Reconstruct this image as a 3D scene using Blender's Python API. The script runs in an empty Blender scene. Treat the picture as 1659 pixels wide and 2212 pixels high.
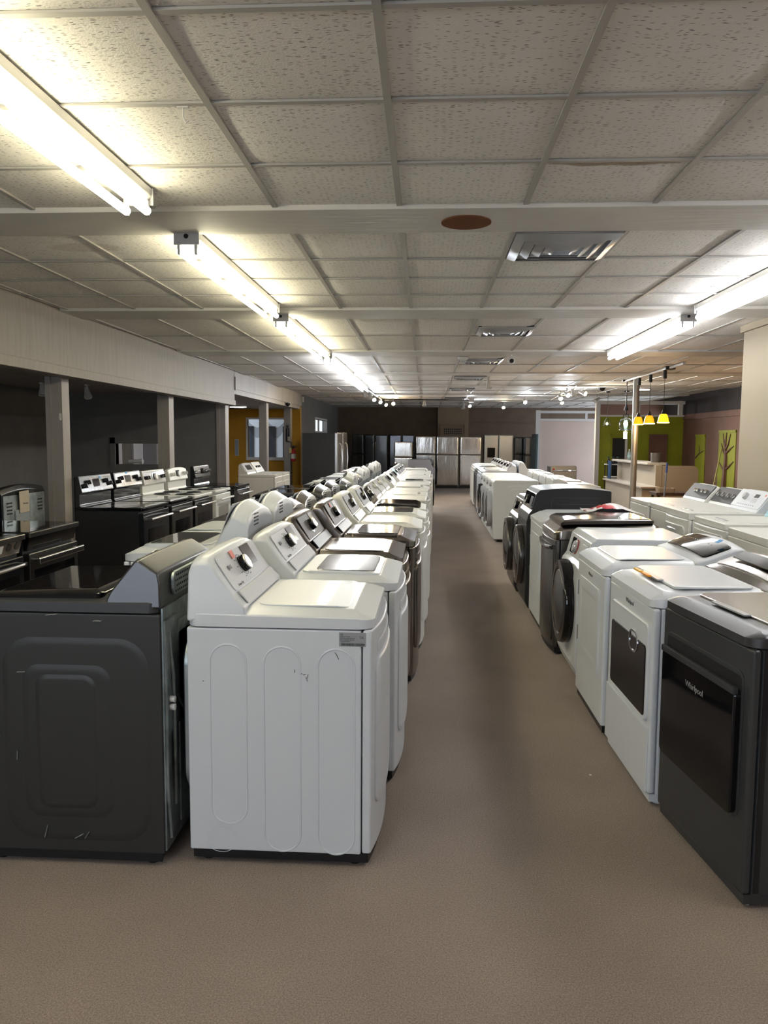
import bpy, bmesh, math, random
from mathutils import Vector, Matrix
random.seed(7)
PI = math.pi
SC = bpy.context.scene
COL = SC.collection

# ------------------------------------------------------------------ camera
F_PX, YAW, TILT, ROLL, CAM_H = 1690.0, 0.0585, 0.0926, 0.0065, 1.59
cd = bpy.data.cameras.new('camera'); cam = bpy.data.objects.new('camera', cd); COL.objects.link(cam)
Fv = Vector((-math.sin(YAW)*math.cos(TILT), math.cos(YAW)*math.cos(TILT), -math.sin(TILT)))
Rv = Fv.cross(Vector((0, 0, 1))).normalized(); Uv = Rv.cross(Fv)
R2 = Rv*math.cos(ROLL) + Uv*math.sin(ROLL); U2 = -Rv*math.sin(ROLL) + Uv*math.cos(ROLL)
cam.matrix_world = Matrix(((R2.x, U2.x, -Fv.x, 0), (R2.y, U2.y, -Fv.y, 0), (R2.z, U2.z, -Fv.z, CAM_H), (0, 0, 0, 1)))
cd.sensor_fit = 'HORIZONTAL'; cd.sensor_width = 36; cd.lens = 36*F_PX/1659
cd.clip_start = 0.05; cd.clip_end = 200
SC.camera = cam

# ------------------------------------------------------------------ world, exposure, lamp levels
CZ = 2.725                 # ceiling height
W = bpy.data.worlds.new('daylight'); SC.world = W; W.use_nodes = True
W.node_tree.nodes['Background'].inputs[0].default_value = (0.78, 0.88, 1.0, 1)
W.node_tree.nodes['Background'].inputs[1].default_value = 3.9
SC.view_settings.view_transform = 'Standard'; SC.view_settings.look = 'None'
SC.view_settings.gamma = 1.0; SC.view_settings.use_curve_mapping = False
SC.view_settings.exposure = 0.2
TUBE_WARM, TUBE_COOL = 19.5, 24.0
def portal(loc, sx, sy, rot):
    l = bpy.data.lights.new('window_portal', 'AREA'); l.shape = 'RECTANGLE'; l.size = sx; l.size_y = sy
    l.cycles.is_portal = True; l.energy = 0
    o = bpy.data.objects.new('window_portal', l); COL.objects.link(o); o.location = loc; o.rotation_euler = rot
portal((-3.3, -3.9, 1.5), 5.6, 2.0, (PI/2, 0, 0))

# ------------------------------------------------------------------ materials
MATS = {}
def mat(name, col, rough=0.5, metal=0.0, spec=0.5, coat=0.0, emit=None, estr=0.0, alpha=None, trans=0.0, ior=1.45, bump=None, var=None, aniso=0.0):
    if name in MATS: return MATS[name]
    m = bpy.data.materials.new(name); m.use_nodes = True; MATS[name] = m
    nt = m.node_tree; b = nt.nodes['Principled BSDF']
    b.inputs['Base Color'].default_value = (*col, 1); b.inputs['Roughness'].default_value = rough
    b.inputs['Metallic'].default_value = metal; b.inputs['Specular IOR Level'].default_value = spec
    b.inputs['Coat Weight'].default_value = coat; b.inputs['Coat Roughness'].default_value = 0.05
    b.inputs['Transmission Weight'].default_value = trans; b.inputs['IOR'].default_value = ior
    b.inputs['Anisotropic'].default_value = aniso
    if alpha is not None: b.inputs['Alpha'].default_value = alpha
    if emit: b.inputs['Emission Color'].default_value = (*emit, 1); b.inputs['Emission Strength'].default_value = estr
    tc = None
    if bump or var:
        tc = nt.nodes.new('ShaderNodeTexCoord')
    if bump:      # (scale, strength, distance, stretch)
        mp = nt.nodes.new('ShaderNodeMapping'); mp.inputs['Scale'].default_value = bump[3] if len(bump) > 3 else (1, 1, 1)
        n = nt.nodes.new('ShaderNodeTexNoise'); n.inputs['Scale'].default_value = bump[0]; n.inputs['Detail'].default_value = 4
        bp = nt.nodes.new('ShaderNodeBump'); bp.inputs['Strength'].default_value = bump[1]; bp.inputs['Distance'].default_value = bump[2]
        nt.links.new(tc.outputs['Object'], mp.inputs[0]); nt.links.new(mp.outputs[0], n.inputs['Vector'])
        nt.links.new(n.outputs[0], bp.inputs['Height']); nt.links.new(bp.outputs[0], b.inputs['Normal'])
    if var:       # (scale, amount, stretch)
        mp = nt.nodes.new('ShaderNodeMapping'); mp.inputs['Scale'].default_value = var[2] if len(var) > 2 else (1, 1, 1)
        n = nt.nodes.new('ShaderNodeTexNoise'); n.inputs['Scale'].default_value = var[0]; n.inputs['Detail'].default_value = 6
        r = nt.nodes.new('ShaderNodeMapRange'); r.inputs[1].default_value = 0.3; r.inputs[2].default_value = 0.7
        r.inputs[3].default_value = 1-var[1]; r.inputs[4].default_value = 1+var[1]
        mx = nt.nodes.new('ShaderNodeVectorMath'); mx.operation = 'SCALE'; mx.inputs[0].default_value = col
        nt.links.new(tc.outputs['Object'], mp.inputs[0]); nt.links.new(mp.outputs[0], n.inputs['Vector'])
        nt.links.new(n.outputs[0], r.inputs[0]); nt.links.new(r.outputs[0], mx.inputs['Scale']); nt.links.new(mx.outputs[0], b.inputs['Base Color'])
    return m

WHITE = mat('white_enamel', (0.64, 0.67, 0.71), 0.33, coat=0.15)
WHITE2 = mat('warm_white_enamel', (0.68, 0.685, 0.655), 0.40)
CREAM = mat('almond_enamel', (0.66, 0.62, 0.53), 0.35)
GREYTRIM = mat('light_grey_plastic', (0.42, 0.43, 0.44), 0.3, coat=0.3)
PANELW = mat('pale_grey_panel', (0.55, 0.56, 0.58), 0.5, spec=0.3)
PANELG = mat('warm_grey_panel', (0.26, 0.24, 0.215), 0.5, spec=0.3)
CHAR = mat('charcoal_panel', (0.065, 0.065, 0.068), 0.5, spec=0.25)
BLACKP = mat('black_plastic', (0.012, 0.012, 0.014), 0.35)
BLACKG = mat('black_glass', (0.005, 0.005, 0.006), 0.05)
BLACKE = mat('black_enamel', (0.012, 0.013, 0.016), 0.18, coat=0.4)
BLACKM = mat('black_side_paint', (0.010, 0.010, 0.012), 0.6)
GRAPH = mat('graphite_paint', (0.060, 0.062, 0.066), 0.33, metal=0.35, bump=(6, 0.03, 0.01))
GRAPHM = mat('graphite_metal', (0.105, 0.105, 0.11), 0.33, metal=0.75, bump=(6, 0.04, 0.01))
GRAPHS = mat('dark_grey_side_paint', (0.030, 0.030, 0.029), 0.40, spec=0.45)
STEEL = mat('brushed_steel', (0.48, 0.46, 0.44), 0.22, metal=1.0, bump=(4, 0.06, 0.02))
BSTEEL = mat('bronze_steel', (0.30, 0.27, 0.25), 0.2, metal=1.0, bump=(5, 0.05, 0.01))
DSTEEL = mat('dark_steel', (0.13, 0.125, 0.12), 0.25, metal=0.9)
FSTEEL = mat('fridge_steel', (0.46, 0.44, 0.42), 0.15, metal=1.0, bump=(2.2, 0.35, 0.04, (1, 1, 0.3)))
CHROME = mat('chrome', (0.75, 0.75, 0.76), 0.08, metal=1.0)
GALV = mat('galvanised_metal', (0.26, 0.30, 0.31), 0.38, metal=0.7, var=(14, 0.35))
GALVL = mat('galvanised_back_cover', (0.36, 0.40, 0.41), 0.35, metal=0.6)
BROWNG = mat('brown_glass', (0.030, 0.022, 0.018), 0.12)
BROWNP = mat('brown_grey_panel', (0.065, 0.056, 0.050), 0.5, spec=0.25)
TINT = mat('tinted_glass', (0.20, 0.21, 0.21), 0.04, coat=0.8, metal=0.35)
SILV = mat('silver_plastic', (0.55, 0.54, 0.52), 0.3, metal=0.3)
BLUE = mat('pale_blue_panel', (0.36, 0.58, 0.68), 0.35)
BLUED = mat('blue_plastic', (0.01, 0.05, 0.30), 0.4)
DENIM = mat('blue_cloth', (0.03, 0.07, 0.16), 0.9)
RED = mat('red_paint', (0.50, 0.01, 0.01), 0.3, coat=0.3)
PINK = mat('pink_sticker', (0.75, 0.22, 0.18), 0.6)
BLUES = mat('blue_sticker', (0.03, 0.25, 0.55), 0.5)
ORANGE = mat('orange_label', (0.85, 0.30, 0.01), 0.5)
YELLOW = mat('yellow_label', (0.90, 0.50, 0.03), 0.5)
INK = mat('grey_ink', (0.10, 0.10, 0.11), 0.6)
INKL = mat('light_ink', (0.28, 0.28, 0.28), 0.5)
LABELM = mat('silver_label', (0.30, 0.31, 0.32), 0.4)
PAPER = mat('paper', (0.70, 0.66, 0.60), 0.8)
MANILA = mat('manila_paper', (0.42, 0.36, 0.28), 0.7)
PAINTW = mat('white_paint', (0.62, 0.61, 0.60), 0.5)
TAUPE = mat('taupe_paint', (0.27, 0.24, 0.22), 0.55, var=(5, 0.10, (1, 1, 0.3)))
TAUPEL = mat('taupe_header_paint', (0.25, 0.222, 0.20), 0.6, var=(9, 0.10, (.3, 3, 0.25)))
DGREY = mat('dark_grey_wall', (0.145, 0.138, 0.128), 0.8, var=(3, 0.08))
DBROWN = mat('dark_brown_wall', (0.18, 0.13, 0.095), 0.85, var=(3, 0.1))
DBLACK = mat('near_black_wall', (0.030, 0.026, 0.030), 0.85, var=(20, 0.3, (1, 8, 0.3)))
PILA = mat('pilaster_brown', (0.34, 0.26, 0.18), 0.8)
BROWNW = mat('chocolate_wall', (0.15, 0.075, 0.055), 0.7, var=(4, 0.08))
GREENW = mat('lime_wall', (0.24, 0.26, 0.008), 0.6, var=(3, 0.08))
OCHRE = mat('ochre_wall', (0.50, 0.25, 0.015), 0.7, var=(3, 0.08))
WPINK = mat('white_partition_board', (0.62, 0.50, 0.44), 0.35, var=(1.6, 0.05))
BEIGE = mat('beige_wall', (0.33, 0.27, 0.185), 0.6, bump=(50, 0.2, 0.004))
LAMIN = mat('beige_laminate', (0.27, 0.225, 0.17), 0.45)
LEDGE = mat('ledge_laminate', (0.33, 0.29, 0.25), 0.4)
WOODD = mat('dark_wood', (0.05, 0.03, 0.022), 0.4)
DISKM = mat('brown_cardboard', (0.17, 0.072, 0.038), 0.95, spec=0.1, var=(12, 0.15))
CLEAR = mat('clear_glass', (0.9, 0.95, 0.93), 0.03, trans=1.0)
BOTTLE = mat('bottle_plastic', (0.75, 0.88, 0.88), 0.1, trans=0.7)
STONE = mat('grey_stoneware', (0.07, 0.06, 0.05), 0.6, bump=(30, 0.5, 0.01))
NET = mat('sheer_net_fabric', (0.10, 0.10, 0.11), 0.9, alpha=0.45)
PUTTY = mat('white_filler', (0.52, 0.49, 0.45), 0.8)
DUCT = mat('duct_metal', (0.30, 0.31, 0.33), 0.35, metal=0.6)
VOID = mat('duct_dark', (0.01, 0.01, 0.012), 0.8)
SIDEW = mat('outdoor_siding', (0.65, 0.66, 0.72), 0.6)
DOORG = mat('outdoor_dark_glass', (0.04, 0.045, 0.06), 0.2)
GROUND = mat('outdoor_ground', (0.25, 0.24, 0.22), 0.9)
def emis(name, col, s): return mat(name, col, 0.4, emit=col, estr=s)
E_WARM = emis('warm_tube', (1.0, 0.93, 0.66), TUBE_WARM)
E_COOL = emis('cool_tube', (0.97, 0.98, 1.0), TUBE_COOL)
E_LED = emis('led_disc', (0.85, 0.93, 1.0), 20)
E_SPOTC = emis('cool_spot', (0.75, 0.88, 1.0), 60)
E_SPOTW = emis('warm_spot', (1.0, 0.85, 0.45), 45)
E_BULB = emis('pendant_bulb', (0.75, 1.0, 0.92), 45)
E_AMB = mat('amber_glass', (0.9, 0.35, 0.01), 0.25, emit=(1.0, 0.33, 0.01), estr=0.9)
E_YEL = mat('yellow_glass', (0.9, 0.55, 0.02), 0.25, emit=(1.0, 0.62, 0.02), estr=1.2)
E_RIM = emis('shade_rim_glow', (1.0, 0.75, 0.30), 6)

def carpet():
    m = bpy.data.materials.new('taupe_carpet'); m.use_nodes = True; nt = m.node_tree; b = nt.nodes['Principled BSDF']
    N, L = nt.nodes.new, nt.links.new
    tc = N('ShaderNodeTexCoord')
    n1 = N('ShaderNodeTexNoise'); n1.inputs['Scale'].default_value = 420; n1.inputs['Detail'].default_value = 3
    n2 = N('ShaderNodeTexNoise'); n2.inputs['Scale'].default_value = 1.3; n2.inputs['Detail'].default_value = 5
    n3 = N('ShaderNodeTexNoise'); n3.inputs['Scale'].default_value = 170; n3.inputs['Detail'].default_value = 4
    for n in (n1, n2, n3): L(tc.outputs['Object'], n.inputs['Vector'])
    cr = N('ShaderNodeValToRGB'); cr.color_ramp.elements[0].position = 0.28; cr.color_ramp.elements[1].position = 0.72
    cr.color_ramp.elements[0].color = (0.090, 0.068, 0.054, 1); cr.color_ramp.elements[1].color = (0.455, 0.360, 0.295, 1)
    ad = N('ShaderNodeMath'); ad.operation = 'ADD'; mu = N('ShaderNodeMath'); mu.operation = 'MULTIPLY'; mu.inputs[1].default_value = 0.5
    L(n1.outputs[0], ad.inputs[0]); L(n3.outputs[0], ad.inputs[1]); L(ad.outputs[0], mu.inputs[0]); L(mu.outputs[0], cr.inputs[0])
    mr = N('ShaderNodeMapRange'); mr.inputs[1].default_value = 0.35; mr.inputs[2].default_value = 0.65; mr.inputs[3].default_value = 0.9; mr.inputs[4].default_value = 1.08
    L(n2.outputs[0], mr.inputs[0])
    vm = N('ShaderNodeVectorMath'); vm.operation = 'SCALE'; L(cr.outputs[0], vm.inputs[0]); L(mr.outputs[0], vm.inputs['Scale'])
    L(vm.outputs[0], b.inputs['Base Color']); b.inputs['Roughness'].default_value = 0.95; b.inputs['Specular IOR Level'].default_value = 0.15
    b.inputs['Sheen Weight'].default_value = 0.2
    bp = N('ShaderNodeBump'); bp.inputs['Strength'].default_value = 0.6; bp.inputs['Distance'].default_value = 0.004
    L(ad.outputs[0], bp.inputs['Height']); L(bp.outputs[0], b.inputs['Normal'])
    return m
def tilemat():
    m = bpy.data.materials.new('fissured_ceiling_tile'); m.use_nodes = True; nt = m.node_tree; b = nt.nodes['Principled BSDF']
    N, L = nt.nodes.new, nt.links.new
    tc = N('ShaderNodeTexCoord')
    mp = N('ShaderNodeMapping'); mp.inputs['Scale'].default_value = (36, 190, 1)
    wob = N('ShaderNodeTexNoise'); wob.inputs['Scale'].default_value = 14
    wa = N('ShaderNodeVectorMath'); wa.operation = 'SCALE'; wa.inputs['Scale'].default_value = 0.03
    wb = N('ShaderNodeVectorMath'); wb.operation = 'ADD'
    L(tc.outputs['Object'], wob.inputs['Vector']); L(wob.outputs['Color'], wa.inputs[0]); L(tc.outputs['Object'], wb.inputs[0]); L(wa.outputs[0], wb.inputs[1])
    L(wb.outputs[0], mp.inputs[0])
    v = N('ShaderNodeTexVoronoi'); v.inputs['Scale'].default_value = 1.0; v.inputs['Randomness'].default_value = 1.0
    L(mp.outputs[0], v.inputs['Vector'])
    # only some cells carry a fissure
    wn = N('ShaderNodeSeparateColor'); L(v.outputs['Color'], wn.inputs[0])
    gt = N('ShaderNodeMath'); gt.operation = 'GREATER_THAN'; gt.inputs[1].default_value = 0.50; L(wn.outputs[0], gt.inputs[0])
    sz = N('ShaderNodeMapRange'); sz.inputs[1].default_value = 0.20; sz.inputs[2].default_value = 0.34; sz.inputs[3].default_value = 1.0; sz.inputs[4].default_value = 0.0
    L(v.outputs['Distance'], sz.inputs[0])
    hole = N('ShaderNodeMath'); hole.operation = 'MULTIPLY'; L(gt.outputs[0], hole.inputs[0]); L(sz.outputs[0], hole.inputs[1])
    mx = N('ShaderNodeMix'); mx.data_type = 'RGBA'
    mx.inputs['A'].default_value = (0.78, 0.755, 0.72, 1); mx.inputs['B'].default_value = (0.22, 0.205, 0.19, 1)
    L(hole.outputs[0], mx.inputs['Factor'])
    big = N('ShaderNodeTexNoise'); big.inputs['Scale'].default_value = 0.9; L(tc.outputs['Object'], big.inputs['Vector'])
    mr = N('ShaderNodeMapRange'); mr.inputs[1].default_value = 0.3; mr.inputs[2].default_value = 0.7; mr.inputs[3].default_value = 0.93; mr.inputs[4].default_value = 1.05
    L(big.outputs[0], mr.inputs[0])
    vm = N('ShaderNodeVectorMath'); vm.operation = 'SCALE'; L(mx.outputs['Result'], vm.inputs[0]); L(mr.outputs[0], vm.inputs['Scale'])
    last = vm.outputs[0]      # two brown water stains
    for (cx, cy, sx, sy, amt) in ((0.75, 3.385, 3.0, 30.0, 0.75), (-2.07, 4.73, 4.2, 8.0, 0.28)):
        sb_ = N('ShaderNodeVectorMath'); sb_.operation = 'SUBTRACT'; sb_.inputs[1].default_value = (cx, cy, CZ); L(wb.outputs[0], sb_.inputs[0])
        ml = N('ShaderNodeVectorMath'); ml.operation = 'MULTIPLY'; ml.inputs[1].default_value = (sx, sy, 0); L(sb_.outputs[0], ml.inputs[0])
        ln = N('ShaderNodeVectorMath'); ln.operation = 'LENGTH'; L(ml.outputs[0], ln.inputs[0])
        rg = N('ShaderNodeMapRange'); rg.inputs[1].default_value = 0.75; rg.inputs[2].default_value = 1.0; rg.inputs[3].default_value = amt; rg.inputs[4].default_value = 0.0; L(ln.outputs['Value'], rg.inputs[0])
        mm = N('ShaderNodeMix'); mm.data_type = 'RGBA'; mm.inputs['B'].default_value = (0.30, 0.21, 0.12, 1); L(last, mm.inputs['A']); L(rg.outputs[0], mm.inputs['Factor']); last = mm.outputs['Result']
    L(last, b.inputs['Base Color']); b.inputs['Roughness'].default_value = 0.75; b.inputs['Specular IOR Level'].default_value = 0.25
    n = N('ShaderNodeTexNoise'); n.inputs['Scale'].default_value = 130; n.inputs['Detail'].default_value = 2; L(tc.outputs['Object'], n.inputs['Vector'])
    sb = N('ShaderNodeMath'); sb.operation = 'SUBTRACT'; L(n.outputs[0], sb.inputs[0]); L(hole.outputs[0], sb.inputs[1])
    bp = N('ShaderNodeBump'); bp.inputs['Strength'].default_value = 0.55; bp.inputs['Distance'].default_value = 0.003
    L(sb.outputs[0], bp.inputs['Height']); L(bp.outputs[0], b.inputs['Normal'])
    return m
CARPET = carpet(); TILE = tilemat()
BEAMM = mat('painted_plaster', (0.58, 0.56, 0.53), 0.6, var=(3, 0.06), bump=(4, 0.3, 0.01, (1, 6, 1)))
GRIDM = mat('grid_metal', (0.40, 0.385, 0.365), 0.5)

# ------------------------------------------------------------------ geometry helpers
class G:
    """collects pieces, then builds them as ONE mesh object"""
    def __init__(s, wn=True): s.wn = wn; s.v = []; s.f = []; s.m = []
    def add(s, bm, M=None, m=0):
        if M is not None: bm.transform(M)
        bmesh.ops.recalc_face_normals(bm, faces=bm.faces)
        bm.verts.index_update(); o = len(s.v)
        s.v += [tuple(v.co) for v in bm.verts]
        for f in bm.faces: s.f.append([o+v.index for v in f.verts]); s.m.append(m)
        bm.free(); return s
    def build(s, name, mats, parent=None, ang=38):
        me = bpy.data.meshes.new(name); me.from_pydata(s.v, [], s.f)
        if not isinstance(mats, (list, tuple)): mats = [mats]
        for x in mats: me.materials.append(x)
        for p, i in zip(me.polygons, s.m): p.material_index = i; p.use_smooth = True
        me.set_sharp_from_angle(angle=math.radians(ang)); me.update()
        o = bpy.data.objects.new(name, me); COL.objects.link(o)
        if s.wn and len(s.f) < 6000:
            w = o.modifiers.new('normals', 'WEIGHTED_NORMAL'); w.keep_sharp = True; w.weight = 80
        if parent is not None: o.parent = parent
        return o
def box(x0, x1, y0, y1, z0, z1, r=0, seg=2):
    bm = bmesh.new(); bmesh.ops.create_cube(bm, size=1)
    for v in bm.verts: v.co = Vector((x0+(x1-x0)*(v.co.x+.5), y0+(y1-y0)*(v.co.y+.5), z0+(z1-z0)*(v.co.z+.5)))
    r = min(r, 0.48*min(abs(x1-x0), abs(y1-y0), abs(z1-z0)))
    if r > 0: bmesh.ops.bevel(bm, geom=list(bm.edges), offset=r, segments=seg, profile=.5, affect='EDGES', clamp_overlap=True)
    return bm
def prism(pts, y0, y1, r=0, seg=3, warp=None, cuts=0):
    """profile in x,z swept along y"""
    bm = bmesh.new(); a = [bm.verts.new((x, y0, z)) for x, z in pts]; b = [bm.verts.new((x, y1, z)) for x, z in pts]
    n = len(pts); bm.faces.new(a); bm.faces.new(b[::-1])
    for i in range(n): bm.faces.new((a[i], a[(i+1) % n], b[(i+1) % n], b[i]))
    bmesh.ops.recalc_face_normals(bm, faces=bm.faces)
    if r > 0: bmesh.ops.bevel(bm, geom=list(bm.edges), offset=r, segments=seg, profile=.5, affect='EDGES', clamp_overlap=True)
    if warp:
        for k in range(1, cuts):
            bmesh.ops.bisect_plane(bm, geom=bm.verts[:]+bm.edges[:]+bm.faces[:], plane_co=(0, y0+(y1-y0)*k/cuts, 0), plane_no=(0, 1, 0))
        for v in bm.verts: v.co = Vector(warp(*v.co))
    return bm
def rr(u0, u1, v0, v1, r, n=5):
    r = max(1e-4, min(r, (u1-u0)/2-1e-4, (v1-v0)/2-1e-4)); P = []
    for cx, cy, a0 in ((u1-r, v1-r, 0), (u0+r, v1-r, 90), (u0+r, v0+r, 180), (u1-r, v0+r, 270)):
        for k in range(n+1):
            a = math.radians(a0+90*k/n); P.append((cx+r*math.cos(a), cy+r*math.sin(a)))
    return P
def loft(rings, cap0=True, cap1=True, closed=False):
    bm = bmesh.new(); R = [[bm.verts.new(p) for p in ring] for ring in rings]; n = len(R[0])
    for i in range(len(R)-1):
        for j in range(n): bm.faces.new((R[i][j], R[i][(j+1) % n], R[i+1][(j+1) % n], R[i+1][j]))
    if closed:
        for j in range(n): bm.faces.new((R[-1][j], R[-1][(j+1) % n], R[0][(j+1) % n], R[0][j]))
    else:
        if cap0: bm.faces.new(R[0][::-1])
        if cap1: bm.faces.new(R[-1])
    return bm
def slab(u0, u1, v0, v1, r, prof, n=5, warp=None):
    """rounded rectangle in u,v; prof = [(inset, n), ...]"""
    rings = []
    for ins, h in prof:
        ring = [(p[0], p[1], h) for p in rr(u0+ins, u1-ins, v0+ins, v1-ins, max(r-ins, 0.002), n)]
        if warp: ring = [warp(*p) for p in ring]
        rings.append(ring)
    return loft(rings)
def raised(u0, u1, v0, v1, r, h, b=0.003, n0=0.0): return slab(u0, u1, v0, v1, r, [(0, n0), (0, n0+h-b), (b*.3, n0+h-b*.3), (b, n0+h)])
def frame_ring(u0, u1, v0, v1, r, w, h, n0=0.0):
    """closed rectangular rim"""
    o = rr(u0, u1, v0, v1, r); i = rr(u0+w, u1-w, v0+w, v1-w, max(r-w, .003))
    return loft([[(a, b, n0) for a, b in o], [(a, b, n0+h) for a, b in o], [(a, b, n0+h) for a, b in i], [(a, b, n0) for a, b in i]], closed=True)
def tube(pts, r, seg=8, closed=False):
    P = [Vector(p) for p in pts]; n = len(P); rings = []; prev = None
    for i in range(n):
        a = P[(i-1) % n] if (closed or i > 0) else P[i]; b = P[(i+1) % n] if (closed or i < n-1) else P[i]
        t = (b-a).normalized()
        if prev is None: q = t.orthogonal().normalized()
        else: q = (prev - t*prev.dot(t)).normalized()
        prev = q; w = t.cross(q); rad = r[i] if isinstance(r, (list, tuple)) else r
        rings.append([tuple(P[i]+q*rad*math.cos(2*PI*k/seg)+w*rad*math.sin(2*PI*k/seg)) for k in range(seg)])
    return loft(rings, closed=closed)
def lathe(prof, seg=24):
    """prof = [(radius, z)]"""
    rings = [[(max(r, 1e-4)*math.cos(2*PI*k/seg), max(r, 1e-4)*math.sin(2*PI*k/seg), z) for k in range(seg)] for r, z in prof]
    return loft(rings)
def cyl(r, z0, z1, seg=20, b=0.0):
    return lathe([(r, z0), (r, z1)] if b == 0 else [(r-b, z0), (r, z0+b), (r, z1-b), (r-b, z1)], seg)
def MF(x=0, z=0, y=0):  # u->y, v->z, n->+x
    return Matrix(((0, 0, 1, x), (1, 0, 0, y), (0, 1, 0, z), (0, 0, 0, 1)))
def MT(z=0):            # u->y, v->x, n->z
    return Matrix(((0, 1, 0, 0), (1, 0, 0, 0), (0, 0, 1, z), (0, 0, 0, 1)))
def MS(y, s=-1):        # u->x (s=-1) , v->z, n->s*y
    return Matrix(((-s, 0, 0, 0), (0, 0, s, y), (0, 1, 0, 0), (0, 0, 0, 1)))
def MB(x):              # back: n->-x , u->-y
    return Matrix(((0, 0, -1, x), (-1, 0, 0, 0), (0, 1, 0, 0), (0, 0, 0, 1)))
def MP(p0, p1, y=0):    # slope frame in xz from low p0 to high p1; u->y, v up the slope, n out (towards +x/+z)
    d = Vector((p1[0]-p0[0], 0, p1[1]-p0[1])).normalized(); n = Vector((0, 1, 0)).cross(d)
    if n.z < 0 and abs(n.z) > .2 or (abs(n.z) <= .2 and n.x < 0): n = -n
    return Matrix(((0, d.x, n.x, p0[0]), (1, d.y, n.y, y), (0, d.z, n.z, p0[1]), (0, 0, 0, 1)))
def T(x, y, z=0): return Matrix.Translation((x, y, z))
def text(s, size, M, m, parent, name='lettering', align='CENTER'):
    cu = bpy.data.curves.new('t', 'FONT'); cu.body = s; cu.size = size; cu.extrude = 0.0004; cu.align_x = align; cu.align_y = 'CENTER'; cu.resolution_u = 3
    o = bpy.data.objects.new('t', cu); COL.objects.link(o)
    dg = bpy.context.evaluated_depsgraph_get(); me = bpy.data.meshes.new_from_object(o.evaluated_get(dg))
    bpy.data.objects.remove(o); bpy.data.curves.remove(cu)
    me.transform(M); me.name = name; me.materials.clear(); me.materials.append(m)
    ob = bpy.data.objects.new(name, me); COL.objects.link(ob)
    if parent is not None: ob.parent = parent
    return ob
def thing(name, label, cat, loc=(0, 0, 0), rz=0, group=None):
    o = bpy.data.objects.new(name, None); o.empty_display_size = 0.1; COL.objects.link(o)
    o.location = loc; o.rotation_euler = (0, 0, rz); o['label'] = label; o['category'] = cat
    if group: o['group'] = group
    return o
def tag(o, label, cat, group=None):
    o['label'] = label; o['category'] = cat
    if group: o['group'] = group
    return o
def struct(name, g, m, kind='structure'):
    o = g.build(name, m) if isinstance(g, G) else G().add(g).build(name, m)
    o['kind'] = kind; return o
def plabel(o, s): o['label'] = s; return o
def copy_tree(o, parent=None):
    c = o.copy(); COL.objects.link(c); c.parent = parent
    for ch in list(o.children): copy_tree(ch, c)
    return c

# ------------------------------------------------------------------ the room
LX, RX, YB = -3.3, 6.3, 28.0
struct('floor', box(-7, 7, -4.2, 28.4, -0.1, 0), CARPET)
BAYS = [(-4.0, -2.17+3.06, 5), (0.89+0.41, 3.93, 4), (4.34, 6.91, 4), (7.36, 10.14, 2), (10.66, 13.42, 2), (13.86, 16.55, 2), (17.0, 19.7, 2), (20.1, 22.8, 2), (23.2, 25.6, 2), (26.0, 28.0, 2)]
def gx(k, y): return -0.165 + 0.6096*k - 0.0065*(y-3.9)
def ceiling():
    g = G(); bars = G()
    for (y0, y1, n) in BAYS:
        d = (y1-y0)/n
        rows = [y0+d*k for k in range(n+1)]
        if 1 < y0 < 2: rows = [y0, 1.57, 2.16, 2.735, 3.34, 3.93]
        if 4 < y0 < 5: rows = [4.34, 5.06, 5.65, 6.28, 6.91]
        for i in range(len(rows)-1):
            ya, yb = rows[i], rows[i+1]
            for k in range(-6, 12):
                xm = gx(k, ya)+.3
                if xm < LX-0.35 or xm > RX+.3: continue
                if xm > 3.4 and yb < 8.0: continue
                sag = random.uniform(0.003, 0.008) + (0.010 if -1 <= k <= 1 else 0.0)*random.random()
                if k in (2,) and 2 < ya < 4: sag = 0.012
                n2 = 8; bm = bmesh.new(); V = []
                for a in range(n2+1):
                    for b in range(n2+1):
                        u, v = a/n2, b/n2; y = ya+(yb-ya)*v; x = gx(k, y)+0.6096*u
                        s = sag*(1-(2*u-1)**4)*(1-(2*v-1)**4) 
                        V.append(bm.verts.new((x, y, CZ+0.004-s)))
                for a in range(n2):
                    for b in range(n2): bm.faces.new((V[a*(n2+1)+b], V[a*(n2+1)+b+1], V[(a+1)*(n2+1)+b+1], V[(a+1)*(n2+1)+b]))
                g.add(bm)
            if i > 0: bars.add(box(LX, RX if ya > 8 else 3.2, ya-.012, ya+.012, CZ-.006, CZ+.002))
        for k in range(-6, 13):
            x0, x1 = gx(k, y0), gx(k, y1)
            if x0 < LX or x0 > RX or (x0 > 3.15 and y1 < 8.0): continue
            bars.add(loft([[(x0-.0125, y0, z), (x1-.0125, y1, z), (x1+.0125, y1, z), (x0+.0125, y0, z)] for z in (CZ-.008, CZ+.002)]))
    g.add(box(-7, 7, -4.2, 28.4, CZ+.05, CZ+.1))
    o = struct('ceiling', g, TILE)
    struct('trim_1', bars, GRIDM)
    for i in range(len(BAYS)-1):
        a, b = BAYS[i][1], BAYS[i+1][0]
        struct('trim_%d' % (i+2), box(LX, 3.2 if b < 7.6 else RX, a-.015, b+.015, CZ-.022, CZ+.03, .004), BEAMM)
ceiling()
# brown disc and water stains on the ceiling
o = G().add(cyl(.128, -.006, 0, 40), T(.17, 4.15, CZ-.022)).build('blanking_disc', DISKM)
tag(o, 'round brown cardboard disc covering a hole in the flat ceiling strip', 'ceiling patch')
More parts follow.
